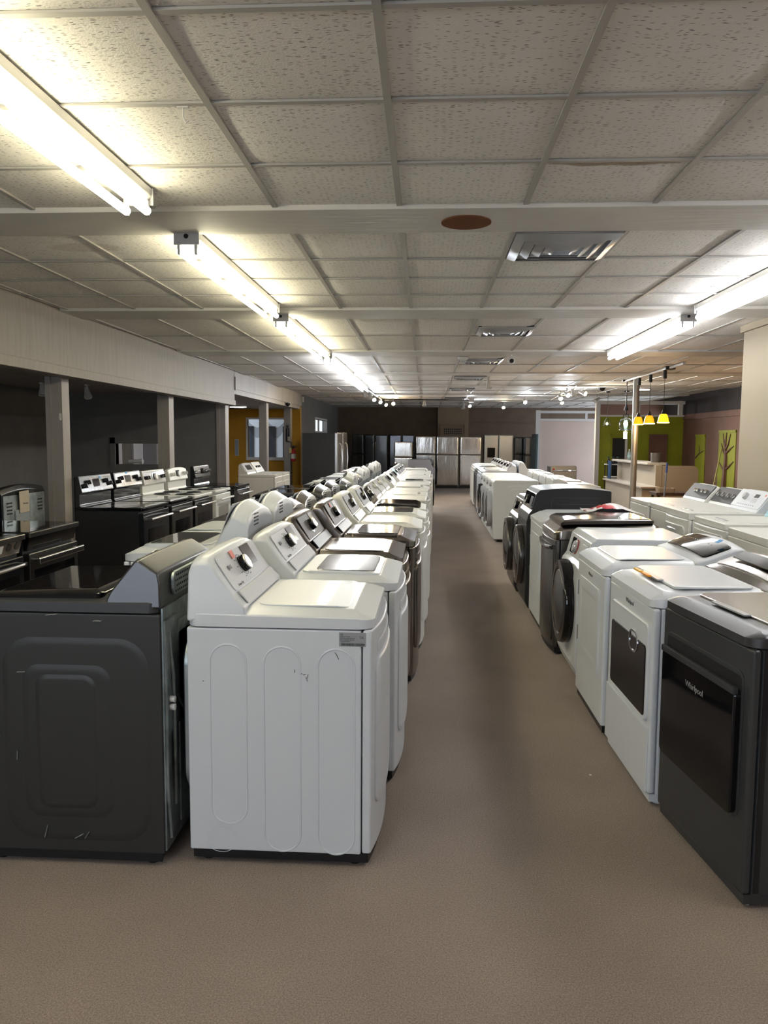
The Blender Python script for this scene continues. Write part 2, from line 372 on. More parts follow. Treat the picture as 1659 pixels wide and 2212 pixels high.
# left side : header, posts, alcove
struct('wall_left_header', G().add(box(LX-.12, LX, -4, 13.12, 2.22, CZ+.03)).add(box(LX-.13, LX+.025, -4, 13.10, 2.14, 2.225, .006)), TAUPEL)
struct('trim_20', G().add(box(LX-.12, LX+.004, 13.12, 20.0, 2.42, CZ+.03)).add(box(LX-.13, LX+.02, 13.12, 13.2, 2.40, 2.62)), TAUPE)
PX = -3.43
for i, (y, yw) in enumerate([(3.6, .14), (7.16, .15), (10.16, .19), (13.0, .22)]):
    struct('post_%d' % (i+1), G().add(box(PX-.135, PX, y, y+yw, 0, 2.15, .004)).add(box(PX-.15, PX-.1, y-.02, y+.02, 0, 2.15)), TAUPE)
for i, (y, yw) in enumerate([(16.3, .22), (19.1, .25)]):
    struct('post_%d' % (i+5), box(PX-.16, PX, y, y+yw, 0, 2.44, .004), TAUPE)
G().add(slab(-.012, .012, -.035, .035, .012, [(0, 0), (.003, .003)]), Matrix(((1, 0, 0, PX-.02), (0, 0, -1, 7.16), (0, 1, 0, 1.78), (0, 0, 0, 1)))).build('filler_patch', PUTTY)['kind'] = 'structure'
struct('wall_left', box(-6.3, -6.1, -4.2, 20.2, 0, 2.5), DGREY)
struct('ceiling_alcove', box(-6.3, LX-.01, -4.2, 20.1, 2.335, 2.42), TAUPE)
# alcove end wall with a pass-through opening
ox0, ox1, oz0, oz1 = -5.32, -4.42, 1.14, 1.49
struct('wall_alcove_end', G().add(box(-6.3, ox0, 13.0, 13.12, 0, 2.4)).add(box(ox1, PX-.1, 13.0, 13.12, 0, 2.4))
       .add(box(ox0, ox1, 13.0, 13.12, oz1, 2.4)).add(box(ox0, ox1, 13.0, 13.12, 0, oz0)), DGREY)
struct('trim_21', G().add(box(ox0-.09, ox0, 12.97, 13.13, oz0-.05, oz1+.1)).add(box(ox0-.09, ox1+.05, 12.97, 13.13, oz1, oz1+.1)), DGREY)
# white trimmed door and panels on the side wall seen through the opening
struct('door_6', G().add(box(-6.1, -6.06, 15.72, 16.25, 0, 2.05)).add(box(-6.1, -6.03, 14.80, 15.05, 0, 2.15)), SIDEW)
struct('wall_side_panel', box(-6.1, -6.07, 16.3, 17.1, 0, 2.1), mat('mid_grey_panel', (.20, .20, .22), .7))
struct('trim_26', box(-6.1, -6.07, 17.1, 18.2, 0, 2.1), mat('lilac_grey_panel', (.42, .41, .45), .7))
o = G().add(lathe([(.03, 0), (.035, .01), (.035, .17), (.045, .19), (.045, .24), (.03, .25)], 18), T(-5.12, 13.06, 1.19) @ Matrix.Rotation(PI/2, 4, 'Y')).build('plastic_tube', PAINTW)
tag(o, 'white plastic tube lying on the sill of the alcove opening', 'tube')
# ochre room
wx0, wx1, wz0, wz1 = -4.66, -3.66, 1.10, 2.09
struct('wall_ochre', G().add(box(-6.3, wx0, 19.8, 19.95, 0, 2.4)).add(box(wx1, LX, 19.8, 19.95, 0, 2.4))
       .add(box(wx0, wx1, 19.8, 19.95, 0, wz0)).add(box(wx0, wx1, 19.8, 19.95, wz1, 2.4)), OCHRE)
wf = struct('window_1', G().add(frame_ring(wx0-.03, wx1+.03, wz0-.03, wz1+.03, .002, .045, .03), Matrix(((1, 0, 0, 0), (0, 0, -1, 19.8), (0, 1, 0, 0), (0, 0, 0, 1))))
       .add(box(wx0-.03, wx1+.03, 19.76, 19.8, wz0-.06, wz0)), PAINTW)
G().add(box(wx0, wx1, 19.86, 19.87, wz0, wz1)).build('window_pane', CLEAR, wf)
# sheer net swag hung across the window
g = G()
for (xa, xb) in ((wx0, -4.1), (-4.15, wx1)):
    bm = bmesh.new(); nn = 14; V = []
    for a in range(nn+1):
        u = a/nn; x = xa+(xb-xa)*u; s = 4*u*(1-u)
        V.append([bm.verts.new((x, 19.74+.012*math.sin(a*2.2+b), wz1+.0-.10*b/3*(1+s)-.22*s)) for b in range(5)])
    for a in range(nn):
        for b in range(4): bm.faces.new((V[a][b], V[a+1][b], V[a+1][b+1], V[a][b+1]))
    g.add(bm)
tag(g.build('curtain_swag', NET), 'sheer dark net swag draped across the window in the ochre wall', 'curtain')
# wall between ochre room and back wall, small high window
sy0, sy1, sz0, sz1 = 22.3, 24.8, 1.82, 2.16
struct('wall_left_far', G().add(box(LX-.14, LX, 19.95, sy0, 0, CZ+.03)).add(box(LX-.14, LX, sy1, YB+.1, 0, CZ+.03))
       .add(box(LX-.14, LX, sy0, sy1, 0, sz0)).add(box(LX-.14, LX, sy0, sy1, sz1, CZ+.03)), DGREY)
w2 = struct('window_2', G().add(box(LX-.14, LX+.02, sy0-.04, sy0+.02, sz0-.04, sz1+.05)).add(box(LX-.14, LX+.02, sy1-.02, sy1+.04, sz0-.04, sz1+.05))
       .add(box(LX-.14, LX+.02, sy0, sy1, sz1, sz1+.05)).add(box(LX-.14, LX+.02, sy0, sy1, sz0-.04, sz0)).add(box(LX-.1, LX-.05, 23.5, 23.6, sz0, sz1)), PAINTW)
G().add(box(LX-.08, LX-.075, sy0, sy1, sz0, sz1)).build('window_pane', CLEAR, w2)
# outdoors seen through the ochre room window : white porch wall with dark-glazed doors
struct('ground', box(-14, LX-.14, 20.1, 32, -.1, -.02), GROUND)
g = G().add(box(-9, LX-.4, 23.0, 23.2, -.02, 3.2))
struct('wall_porch', g, SIDEW)
for i, x in enumerate((-5.45, -4.80, -4.35, -3.95)):
    struct('door_%d' % (i+1), box(x, x+.22, 22.96, 23.01, 0.1, 1.95), DOORG)
# back wall
struct('wall_back', G().add(box(LX-.1, 7, YB, YB+.15, 0, CZ+.03)).add(box(LX, .2, YB-.02, YB, 2.17, 2.20)).add(box(1.35, 5.4, YB-.02, YB, 2.17, 2.20)), DBROWN)
struct('trim_22', box(.25, 1.33, YB-.25, YB, 0, CZ+.01), PILA)
vp = thing('vent_grille', 'brown perforated air vent panel on the pilaster above the fridges', 'vent', (.79, YB-.27, 2.06))
G().add(box(-.43, .43, 0, .02, -.36, .0)).add(frame_ring(-.45, .45, -.36, .09, .003, .05, .03), Matrix(((1, 0, 0, 0), (0, 0, -1, 0), (0, 1, 0, 0), (0, 0, 0, 1)))).build('panel', PILA, vp)
g = G()
for i in range(9):
    for j in range(4): g.add(box(-.30+i*.072-.022, -.30+i*.072+.022, -.006, 0, -.10-j*.072-.02, -.10-j*.072+.02))
g.build('perforations', VOID, vp)
# right side
CX = 3.08
struct('wall_right', box(CX, CX+.2, -4.2, 8.05, 0, CZ+.03), BEIGE)
struct('trim_23', box(CX-.03, CX+.2, -4.2, 8.08, 2.66, CZ, .005), BEIGE)
struct('wall_right_return', box(CX+.2, RX+.1, 7.9, 8.05, 0, CZ+.03), BEIGE)
struct('wall_right_far', G().add(box(RX, RX+.15, 8.0, YB, 2.25, CZ+.03)), DBLACK)
struct('wall_right_lower', G().add(box(RX-.02, RX+.15, 8.0, 20.2, 0, 2.25)).add(box(RX-.05, RX-.02, 8.0, 20.0, 2.12, 2.2)), BROWNW)
# storefront behind the camera
struct('wall_front', G().add(box(-6.3, -6.1, -4.2, -4.0, 0, CZ)).add(box(-.5, 3.3, -4.2, -4.0, 0, CZ)).add(box(-6.1, -.5, -4.2, -4.0, 0, .5)).add(box(-6.1, -.5, -4.2, -4.0, 2.5, CZ)), BEIGE)
struct('window_3', G().add(box(-6.1, -.5, -4.12, -4.06, .5, .56)).add(box(-6.1, -.5, -4.12, -4.06, 2.44, 2.5)).add(box(-4.2, -4.14, -4.12, -4.06, .5, 2.5)).add(box(-2.3, -2.24, -4.12, -4.06, .5, 2.5)), PAINTW)

# white partition with transom, lime room front, chocolate wall
def post(x0, x1, y, z0, z1, d=.1): return box(x0, x1, y, y+d, z0, z1)
struct('wall_partition', G().add(box(3.45, 5.9, 25.04, 25.1, 0, 2.24)), WPINK)
struct('trim_24', G().add(post(3.30, 3.44, 24.99, 0, 2.53)).add(post(3.32, 5.9, 25, 2.44, 2.52)).add(post(3.32, 5.9, 25, 2.20, 2.27)).add(post(4.83, 4.9, 24.995, 2.21, 2.50)), PAINTW)
g = G()
dx0, dx1, dz1 = 4.56, 4.86, 1.66
g.add(box(4.22, dx0, 20.0, 20.1, 0, 2.2)).add(box(dx1, RX, 20.0, 20.1, 0, 2.2)).add(box(dx0, dx1, 20, 20.1, dz1, 2.2)).add(box(4.22, RX, 19.96, 20.0, 2.06, 2.2))
g.add(box(4.50, 4.53, 19.97, 20.0, 0, 1.76)).add(box(4.5, 4.92, 19.97, 20.0, 1.73, 1.76))
struct('wall_lime', g, GREENW)
struct('door_5', G().add(box(dx0, dx1, 20.06, 20.1, 0, dz1)), BLACKM)
struct('trim_25', G().add(box(dx1, dx1+.05, 19.93, 20.05, 0, dz1), None).add(box(4.12, 4.22, 19.94, 20.1, 0, 2.59)).add(box(4.14, RX, 19.97, 20.06, 2.5, 2.58)).add(box(4.14, RX, 19.95, 20.05, 2.19, 2.235)).add(box(5.12, 5.2, 19.96, 20.065, 2.21, 2.55)).add(box(6.15, 6.24, 19.965, 20.08, 2.2, 2.585)), PAINTW)
struct('window_4', G().add(box(5.47, 5.85, 19.95, 20.0, 1.0, 1.72)).add(frame_ring(5.44, 5.88, .97, 1.76, .003, .04, .03), Matrix(((1, 0, 0, 0), (0, 0, -1, 19.95), (0, 1, 0, 0), (0, 0, 0, 1)))), BROWNW)
struct('wall_lime_room', G().add(box(4.62, RX, 21.8, 21.9, 0, 2.6)), BROWNW)
# lime panels with painted branches on the chocolate wall
def rwall_panel(y0, y1, z0, z1): return box(RX-.035, RX-.018, y0, y1, z0, z1)
for i, (y0, y1, z0, z1) in enumerate([(18.35, 19.0, .55, 1.75), (16.55, 17.5, .35, 1.83), (15.35, 15.85, .35, 1.80)]):
    p = thing('wall_panel', ['narrow lime panel on the brown wall nearest the lime wall', 'wide lime panel with painted brown tree on the brown wall', 'narrow lime strip on the brown wall nearest the beige column'][i], 'wall panel', (0, 0, 0))
    G().add(rwall_panel(y0, y1, z0, z1)).add(box(RX-.05, RX-.03, y0, y1, z1-.05, z1)).build('board', GREENW, p)
    g = G(); ym = (y0+y1)/2; X = RX-.042
    if i == 1:
        g.add(tube([(X, ym+.02, z0), (X, ym, .9), (X, ym-.02, 1.25), (X, ym+.05, 1.5), (X, ym+.02, 1.78)], [.09, .06, .045, .03, .01], 6))
        for a, b, c in ((.95, .40, 1.15), (1.0, -.42, 1.18), (1.3, .30, 1.55), (1.35, -.40, 1.5), (1.45, -.2, 1.75), (1.42, .22, 1.76)):
            g.add(tube([(X, ym, a), (X, ym+b*.5, a+.08), (X, ym+b, c)], [.035, .022, .008], 6))
    else:
        g.add(tube([(X, y1-.05, 1.2), (X, ym, 1.32), (X, y0+.05, 1.38)], [.02, .015, .006], 6))
        g.add(tube([(X, ym, 1.32), (X, ym+.05, 1.5)], [.014, .004], 6))
    g.build('painted_branches', BROWNW, p)

# ------------------------------------------------------------------ fluorescent fixtures
def tube_light(x, y0, y1, warm, label, z=CZ-.008):
    L = y1-y0; t = thing('fluorescent_light', label, 'ceiling light', (x, y0, z), 0, 'long fluorescent ceiling fixtures')
    G().add(prism([(-.062, 0), (-.062, -.035), (-.045, -.062), (.045, -.062), (.062, -.035), (.062, 0)], 0, L, .002)).build('channel', mat('fixture_white', (.6, .59, .56), .4), t)
    for e, y in (('a', -.012), ('b', L)):
        G().add(box(-.07, .07, y, y+.012, -.075, 0, .003)).add(cyl(.013, 0, .004, 12), Matrix(((1, 0, 0, 0), (0, 0, -1, y), (0, 1, 0, -.03), (0, 0, 0, 1))), 1).build('end_cap', [mat('fixture_end', (.38, .38, .39), .4), VOID], t)
    for s in (-1, 1):
        for y in (.0, L-.025): G().add(box(s*.047-.008, s*.047+.008, y, y+.025, -.125, -.055, .006)).build('lamp_holder', mat('holder_grey', (.45, .45, .46), .4), t)
        G().add(cyl(.019, .02, L-.02, 16), Matrix(((1, 0, 0, s*.047), (0, 0, 1, 0), (0, 1, 0, -.105), (0, 0, 0, 1)))).build('fluorescent_tube', E_WARM if warm else E_COOL, t)
    return t
tube_light(-1.34, 1.15, 3.60, 1, 'nearest twin-tube fluorescent fixture at the upper left, cut by the frame')
tube_light(-1.345, 4.33, 6.62, 1, 'twin-tube fluorescent fixture between the first two ceiling strips, left line')
tube_light(-1.36, 7.12, 10.05, 1, 'third twin-tube fluorescent fixture of the left line, with yellowish tubes')
tube_light(-1.38, 10.4, 13.4, 0, 'fourth fluorescent fixture of the left line, white tubes')
tube_light(-1.40, 13.5, 16.6, 0, 'farthest fluorescent fixture of the left line, before the track spotlights')
tube_light(2.24, 4.2, 6.75, 0, 'right-hand fluorescent fixture cut by the right edge of the photo')
tube_light(2.26, 7.18, 10.05, 0, 'right-hand fluorescent fixture with its whole length in view')
tube_light(2.24, 1.15, 3.60, 0, 'right-hand fluorescent fixture out of view nearest the storefront')
tube_light(-1.34, -2.2, .3, 0, 'left fluorescent fixture out of view nearest the storefront')

# ------------------------------------------------------------------ ceiling air diffusers
def diffuser(x0, x1, y0, y1, label, near=False):
    t = thing('air_diffuser', label, 'air vent', ((x0+x1)/2, (y0+y1)/2, CZ-.002), 0, 'square ceiling air diffusers'); w, d = (x1-x0)/2, (y1-y0)/2
    G().add(box(-w, w, -d, d, -.004, .003)).build('backing', VOID if not near else DUCT, t)
    for k in range(4):
        a = 1-.22*k; b = a-.17; g = G()
        o = [(-w*a, -d*a), (w*a, -d*a), (w*a, d*a), (-w*a, d*a)]; i = [(-w*b, -d*b), (w*b, -d*b), (w*b, d*b), (-w*b, d*b)]
        g.add(loft([[(p[0], p[1], -.012-.006*k) for p in o], [(p[0], p[1], -.015-.006*k) for p in o], [(p[0], p[1], -.040-.002*k) for p in i], [(p[0]*.99, p[1]*.99, -.036-.002*k) for p in i]], closed=True))
        g.build('louvre_ring', mat('diffuser_metal', (.42, .43, .45), .3, metal=.3), t)
    return t
diffuser(.455, 1.035, 4.42, 5.02, 'nearest square air diffuser in the ceiling, beyond the brown disc', True)
diffuser(.47, 1.04, 7.98, 8.55, 'second square ceiling air diffuser counted from the brown disc')
diffuser(.44, 1.0, 11.05, 11.6, 'third square ceiling air diffuser, beside the white smoke detector')
diffuser(.42, .98, 14.1, 14.7, 'fourth square ceiling air diffuser, left of a white spotlight')
diffuser(.40, .97, 17.4, 17.9, 'fifth square ceiling air diffuser from the brown disc')
diffuser(.38, .96, 21.2, 21.8, 'farthest square ceiling air diffuser, over the back of the aisle')

# ------------------------------------------------------------------ washers and dryers
def bow_out(bm, h, bow, n=14):
    for k in range(1, n): bmesh.ops.bisect_plane(bm, geom=bm.verts[:]+bm.edges[:]+bm.faces[:], plane_co=(0, -h+2*h*k/n, 0), plane_no=(0, 1, 0))
    for v in bm.verts:
        s = min(1, abs(v.co.y)/h); v.co.x += bow*(1-s**2.4)
    return bm
def knob(t, M, u, v, r=.03, h=.035, face=CHROME, side=BLACKG, ring=None, name='knob'):
    k = G().add(lathe([(r*1.02, 0), (r, h*.7), (r*.96, h*.85)], 24), M @ T(u, v), 0).add(lathe([(r*.94, h*.85), (r*.90, h), (r*.6, h+.001)], 24), M @ T(u, v), 1)
    o = k.build(name, [side, face], t)
    if ring: G().add(frame_ring(u-r*1.35, u+r*1.35, v-r*1.35, v+r*1.35, r*1.35, .002, .0008), M).build('dial_ring', ring, t)
    return o
def racetracks(g, specs, M, r=.0028):
    for (u0, u1, v0, v1, rad) in specs:
        g.add(tube([(p[0], p[1], 0) for p in rr(u0, u1, v0, v1, rad, 8)], r, 6, True), M)
def washer(name, label, cat, X, Y, rz=0, W=.69, D=.68, H=.90, Ht=.965, zc=1.165, body=WHITE, top=None, front=None, side=None,
           lid='plain', lidm=None, con='lg', conm=None, panel=PANELW, knobm=None, disp=BROWNG, door='lg', emboss=True,
           back=False, group=None, logo=None, detail=2, base=BLACKP, sticker=None, arch=0.0):
    knobm = knobm or SILV; top = top or body; front = front or body; side = side or body; conm = conm or top
    t = thing(name, label, cat, (X, Y, 0), rz, group); h = W/2
    # cabinet shell with pressed side panels
    g = G().add(box(-D, -.035, -h, h, .05, H, .008))
    if emboss and detail:
        a0, wd = -D+.085, (D-.21)/3
        for s in (-1, 1):
            specs = [(a0, a0+.135, .155, H-.06, .068), (a0+.20, a0+.335, .055, H-.065, .068), (a0+.40, a0+.535, .050, H-.07, .068)]
            racetracks(g, [(u0 if s < 0 else -u1, u1 if s < 0 else -u0, v0, v1, r) for u0, u1, v0, v1, r in specs], MS(s*(h-.0010), s), .0042)
            g.add(frame_ring(*( (a0-.02, a0+.095) if s < 0 else (-a0-.095, -a0+.02)), .075-.03, .155-.01, .055, .0016, .0012), MS(s*h, s))
    g.build('cabinet', side, t)
    bw = .034 if door in ('lg', 'smooth', 'hamperwhite') else 0
    G().add(bow_out(box(-.033, 0, -h, h, .055, H, .008, 3), h, bw) if bw else box(-.033, 0, -h, h, .055, H, .012, 3)).build('front_panel', front, t)
    G().add(bow_out(box(-D+.01, -.012, -h+.008, h-.008, .018, .052), h, bw) if bw else box(-D+.01, -.012, -h+.008, h-.008, .018, .052)).build('base', base, t)
    for sx in (-D+.06, -.06):
        for sy in (-h+.05, h-.05): G().add(cyl(.022, 0, .03, 10), T(sx, sy)).build('foot', BLACKP if base is BLACKP else base, t)
    # top : moulded panel, higher shoulders toward the middle, dipping at the front
    z1 = H+.004
    def wtop(u, v, n):   # u = y, v = x
        k = max(0, (v+.16)/.16); dip = .055*k*k*max(0, min(1, (n-.03)/.06))
        bow = .035*(1-(u/h)**2) if v > -.1 else 0
        return (v+bow*max(0, (v+.1)/.1), u, z1+n-dip)
    dz = Ht-z1
    if detail:
        prof = [(0, 0), (0, dz*.70), (.010, dz*.84), (.055, dz*1.02), (.070, dz*1.10), (.080, dz*1.12)]
    else: prof = [(0, 0), (0, dz*.8), (.02, dz)]
    if con == 'low': prof = [(0, 0), (0, dz*.55), (.008, dz*.80), (.030, dz*.98), (.055, dz*1.03), (.075, dz*1.05)]
    if con == 'classic': prof = [(0, 0), (0, dz*.85), (.006, dz*.97), (.014, dz)]
    bm = slab(-h, h, -D, 0.0, .05 if con != 'classic' else .015, prof, 6, wtop if con != 'classic' else (lambda u, v, n: (v, u, z1+n)))
    G().add(bm).build('top_panel', top, t, 50)
    zt = z1+prof[-1][1]
    # lid
    lx0 = -D+(.255 if con in ('lg', 'round', 'arch') else .30 if con != 'none' else .07)
    def wl(u, v, n):
        k = max(0, (v+.16)/.16); return (v, u, zt+n-.055*k*k*.9)
    if lid == 'glass':
        G().add(slab(-h+.075, h-.075, lx0-.02, -.075, .05, [(0, -.01), (0, .004), (.006, .007)], 6, wl)).build('lid_frame', top if conm is top else conm, t)
        G().add(slab(-h+.095, h-.095, lx0+.045, -.105, .05, [(0, .0), (0, .0085), (.003, .0095)], 6, wl)).build('lid_glass', lidm or TINT, t)
    elif lid == 'dark':
        G().add(slab(-h+.03, h-.03, lx0-.03, -.04, .03, [(0, -.012), (0, .006), (.010, .012), (.05, .018)], 6, wl)).build('lid', lidm or BLACKG, t)
    elif lid == 'panel':
        G().add(slab(-h+.06, h-.06, lx0-.01, -.11, .03, [(0, -.005), (0, .003), (.006, .006)], 6, wl)).build('lid', lidm or top, t)
        G().add(box(-.115, -.085, -.12, .12, zt-.002, zt+.006, .003)).build('lid_grip', GREYTRIM, t)
    elif lid == 'plain' and detail:
        G().add(slab(-h+.082, h-.082, lx0-.01, -.085, .05, [(0, -.004), (0, .0006), (.012, .0016)], 6, wl)).build('work_surface', top, t)
    # console
    zb = H+.02; Mx = None
    if con in ('lg', 'arch'):
        zk = zc; xb = -D
        pr = [(xb, zb), (xb+.003, zk-.05), (xb+.016, zk-.010), (xb+.040, zk), (xb+.075, zk-.002), (xb+.092, zk-.016), (xb+.172, zt+.050), (xb+.215, zt+.006), (xb+.222, zb+.02)]
        if con == 'arch': pr = [(xb, zb), (xb+.003, zk-.09), (xb+.012, zk-.05), (xb+.085, zk), (xb+.100, zk-.004), (xb+.185, zt+.02), (xb+.20, zt-.01), (xb+.20, zb)]
        wr = (lambda x, y, z: (x, y*(1-.05*max(0, (z-zt)/(zk-zt))), z - ((arch if arch else .010)*(abs(y)/h)**2.2 + (.028 if arch > .01 or not arch else .004)*(abs(y)/h)**16)*max(0, (z-zt)/(zk-zt))))
        G().add(prism(pr, -h+.004, h-.004, .010, 3, wr, 20)).build('console', conm, t, 50)
        lo, hi = (xb+.172, zt+.050), (xb+.092, zk-.016)
        if con == 'arch': lo, hi = (xb+.185, zt+.02), (xb+.100, zk-.004)
        Mx = MP(lo, hi); Lp = math.hypot(lo[0]-hi[0], lo[1]-hi[1])
        if detail:
            G().add(raised(-h+.055, h-.055, .004, Lp-.004, .018, .004, .002, -.002), Mx).build('control_panel', panel, t)
            Mk = Mx @ T(0, 0, .002)
            knob(t, Mk, -.04, Lp*.50, .034, .030, knobm, BLACKG, INK if panel is PANELW else CHROME)
            G().add(raised(.045, .185, Lp*.34, Lp*.95, .003, .003, .001), Mk).build('display', disp, t)
            # small finger scoop under the panel
            if con == 'lg': G().add(prism([(xb+.178, zt+.052), (xb+.216, zt+.008), (xb+.222, zt+.010), (xb+.184, zt+.054)], -h+.06, h-.06, .002)).build('console_ledge', PANELW if panel is PANELW else BLACKP if body is BSTEEL else conm, t)
            if detail > 1:
                ik = INK if panel is PANELW else INKL
                g = G()
                for a in (150, 180, 210, 240, 300, 330, 20, 120): g.add(box(-.009, .009, -.0016, .0016, 0, .0006), Mk @ T(-.04+.072*math.cos(math.radians(a)), Lp*.50+.055*math.sin(math.radians(a)), .002))
                g.build('dial_marks', ik, t)
                if logo:
                    text(logo, .022, Mk @ T(-.195, Lp*.60, .0025), ik, t, 'logo')
                    G().add(cyl(.010, 0, .0008, 16), Mk @ T(-.222, Lp*.60, .002)).build('logo_disc', ik, t)
                    text('Sensor Dry' if lid == 'plain' else 'Direct Drive', .016, Mk @ T(-.19, Lp*.10, .0025), ik, t)
    elif con == 'low':
        pr = [(-D, zb), (-D+.004, zt+.055), (-D+.03, zt+.072), (-D+.07, zt+.066), (-D+.21, zt+.012), (-D+.27, zt-.004), (-D+.27, zb)]
        wr = (lambda x, y, z: (x+.0, y, z + (.022*(1-(y/h)**2) if z > zt+.005 else 0)))
        G().add(prism(pr, -h+.002, h-.002, .012, 3, wr, 12)).build('console', conm, t, 50)
        lo, hi = (-D+.22, zt+.012), (-D+.065, zt+.070); Mx = MP(lo, hi); Lp = math.hypot(lo[0]-hi[0], lo[1]-hi[1])
        dm = panel
        bm = slab(-h+.035, h-.035, .0, Lp-.004, .03, [(0, -.004), (0, .003), (.004, .005)], 6)
        # break the panel across so that it follows the crowned console
        for k in range(1, 12):
            bmesh.ops.bisect_plane(bm, geom=bm.verts[:]+bm.edges[:]+bm.faces[:], plane_co=(-h+W*k/12, 0, 0), plane_no=(1, 0, 0))
        for v in bm.verts: v.co.z += .021*(1-(v.co.x/h)**2)
        G().add(bm, Mx).build('control_panel', dm, t)
        g = G()
        for k in range(11): g.add(box(-.007, .007, -.0015, .0015, 0, .0006), Mx @ T(-.17+.034*k, Lp*.62, .026-.018*((-.17+.034*k)/h)**2))
        g.build('control_marks', INKL, t)
    elif con == 'classic':
        pr = [(-D, zb), (-D, zc-.04), (-D+.02, zc), (-D+.05, zc), (-D+.165, zt+.03), (-D+.185, zt)]
        wr = (lambda x, y, z: (x, y, z-.02*max(0, (z-zt)/(zc-zt))*(abs(y)/h)**4))
        G().add(prism(pr, -h+.01, h-.01, .010, 3, wr, 8)).build('console', conm, t, 50)
        lo, hi = (-D+.165, zt+.03), (-D+.05, zc); Mx = MP(lo, hi); Lp = math.hypot(lo[0]-hi[0], lo[1]-hi[1])
        G().add(raised(-h+.02, h-.02, .0, Lp-.006, .015, .006, .002, -.003), Mx).build('control_panel', panel, t)
    if sticker and Mx is not None: G().add(box(-.022, .022, -.017, .017, 0, .0015), Mx @ T(-.10 if con != 'low' else -.24, Lp*.86, .006 if con != 'low' else .012)).build('sticker', sticker, t)
    # front
    if door == 'lg':
        bq = slab(-h+.05, h-.05, .22, H-.115, .05, [(0, -.004), (0, .006), (.006, .012), (.03, .014)], 6); bq.transform(MF(0)); G().add(bow_out(bq, h, bw)).build('door', front, t)
        bq = slab(-h+.085, h-.085, H-.105, H-.06, .02, [(0, .0), (0, .003), (.004, .005)], 5); bq.transform(MF(0)); G().add(bow_out(bq, h, bw)).build('door_handle', front, t)
    elif door == 'smooth' :
        bq = slab(-h+.03, h-.03, .10, H-.04, .03, [(0, -.004), (0, .004), (.004, .006)], 6); bq.transform(MF(0)); G().add(bow_out(bq, h, bw)).build('front_cover', front, t)
    elif door == 'hinged':
        d = G().add(slab(-h+.07, h-.10, .30, H-.09, .035, [(0, -.004), (0, .004), (.004, .007), (.05, .009), (.075, .004), (.08, .004)], 6), MF(0)).build('door', front, t)
        G().add(frame_ring(h-.155, h-.125, .50, .63, .012, .005, .008), MF(0)).build('handle', GREYTRIM, d)
        for z in (.42, .70): G().add(box(.002, .012, -h+.062, -h+.072, z-.045, z+.045, .002)).build('hinge', STEEL, d)
    elif door == 'small':
        d = G().add(slab(-h+.10, h-.10, .38, H-.10, .03, [(0, -.004), (0, .004), (.004, .007)], 6), MF(0)).build('door', front, t)
        G().add(frame_ring(-.05, .05, H-.13, H-.112, .006, .004, .005), MF(0)).build('handle', GREYTRIM, d)
    elif door == 'split':
        G().add(box(-.004, .006, -h+.01, h-.01, .075, .55, .003)).build('lower_panel', front, t)
    elif door == 'hamperwhite':
        bq = slab(-h+.05, h-.05, .15, H-.06, .05, [(0, -.004), (0, .010), (.008, .016)], 6); bq.transform(MF(0)); d = G().add(bow_out(bq, h, bw)).build('door', front, t)
        G().add(tube([(.02, -h+.08, H-.11), (.055, 0, H-.10), (.02, h-.08, H-.11)], .010, 8)).build('handle', GREYTRIM, d)
    if back:
        g = G().add(box(-D-.006, -D, -h+.01, h-.01, .06, H+.02)).add(box(-D-.012, -D-.005, -.2, .2, .5, H-.1, .004))
        g.build('back_cover', GALV, t)
        g = G()
        for i in range(6):
            for j in range(4): g.add(cyl(.005, 0, .0015, 8), MB(-D-.0015) @ T(-.20+.02*i, zc-.13+.02*j))
        g.build('vent_holes', VOID, t)
    return t
def rxy(x, y, rz, X, Y):
    return (X+x*math.cos(rz)-y*math.sin(rz), Y+x*math.sin(rz)+y*math.cos(rz))

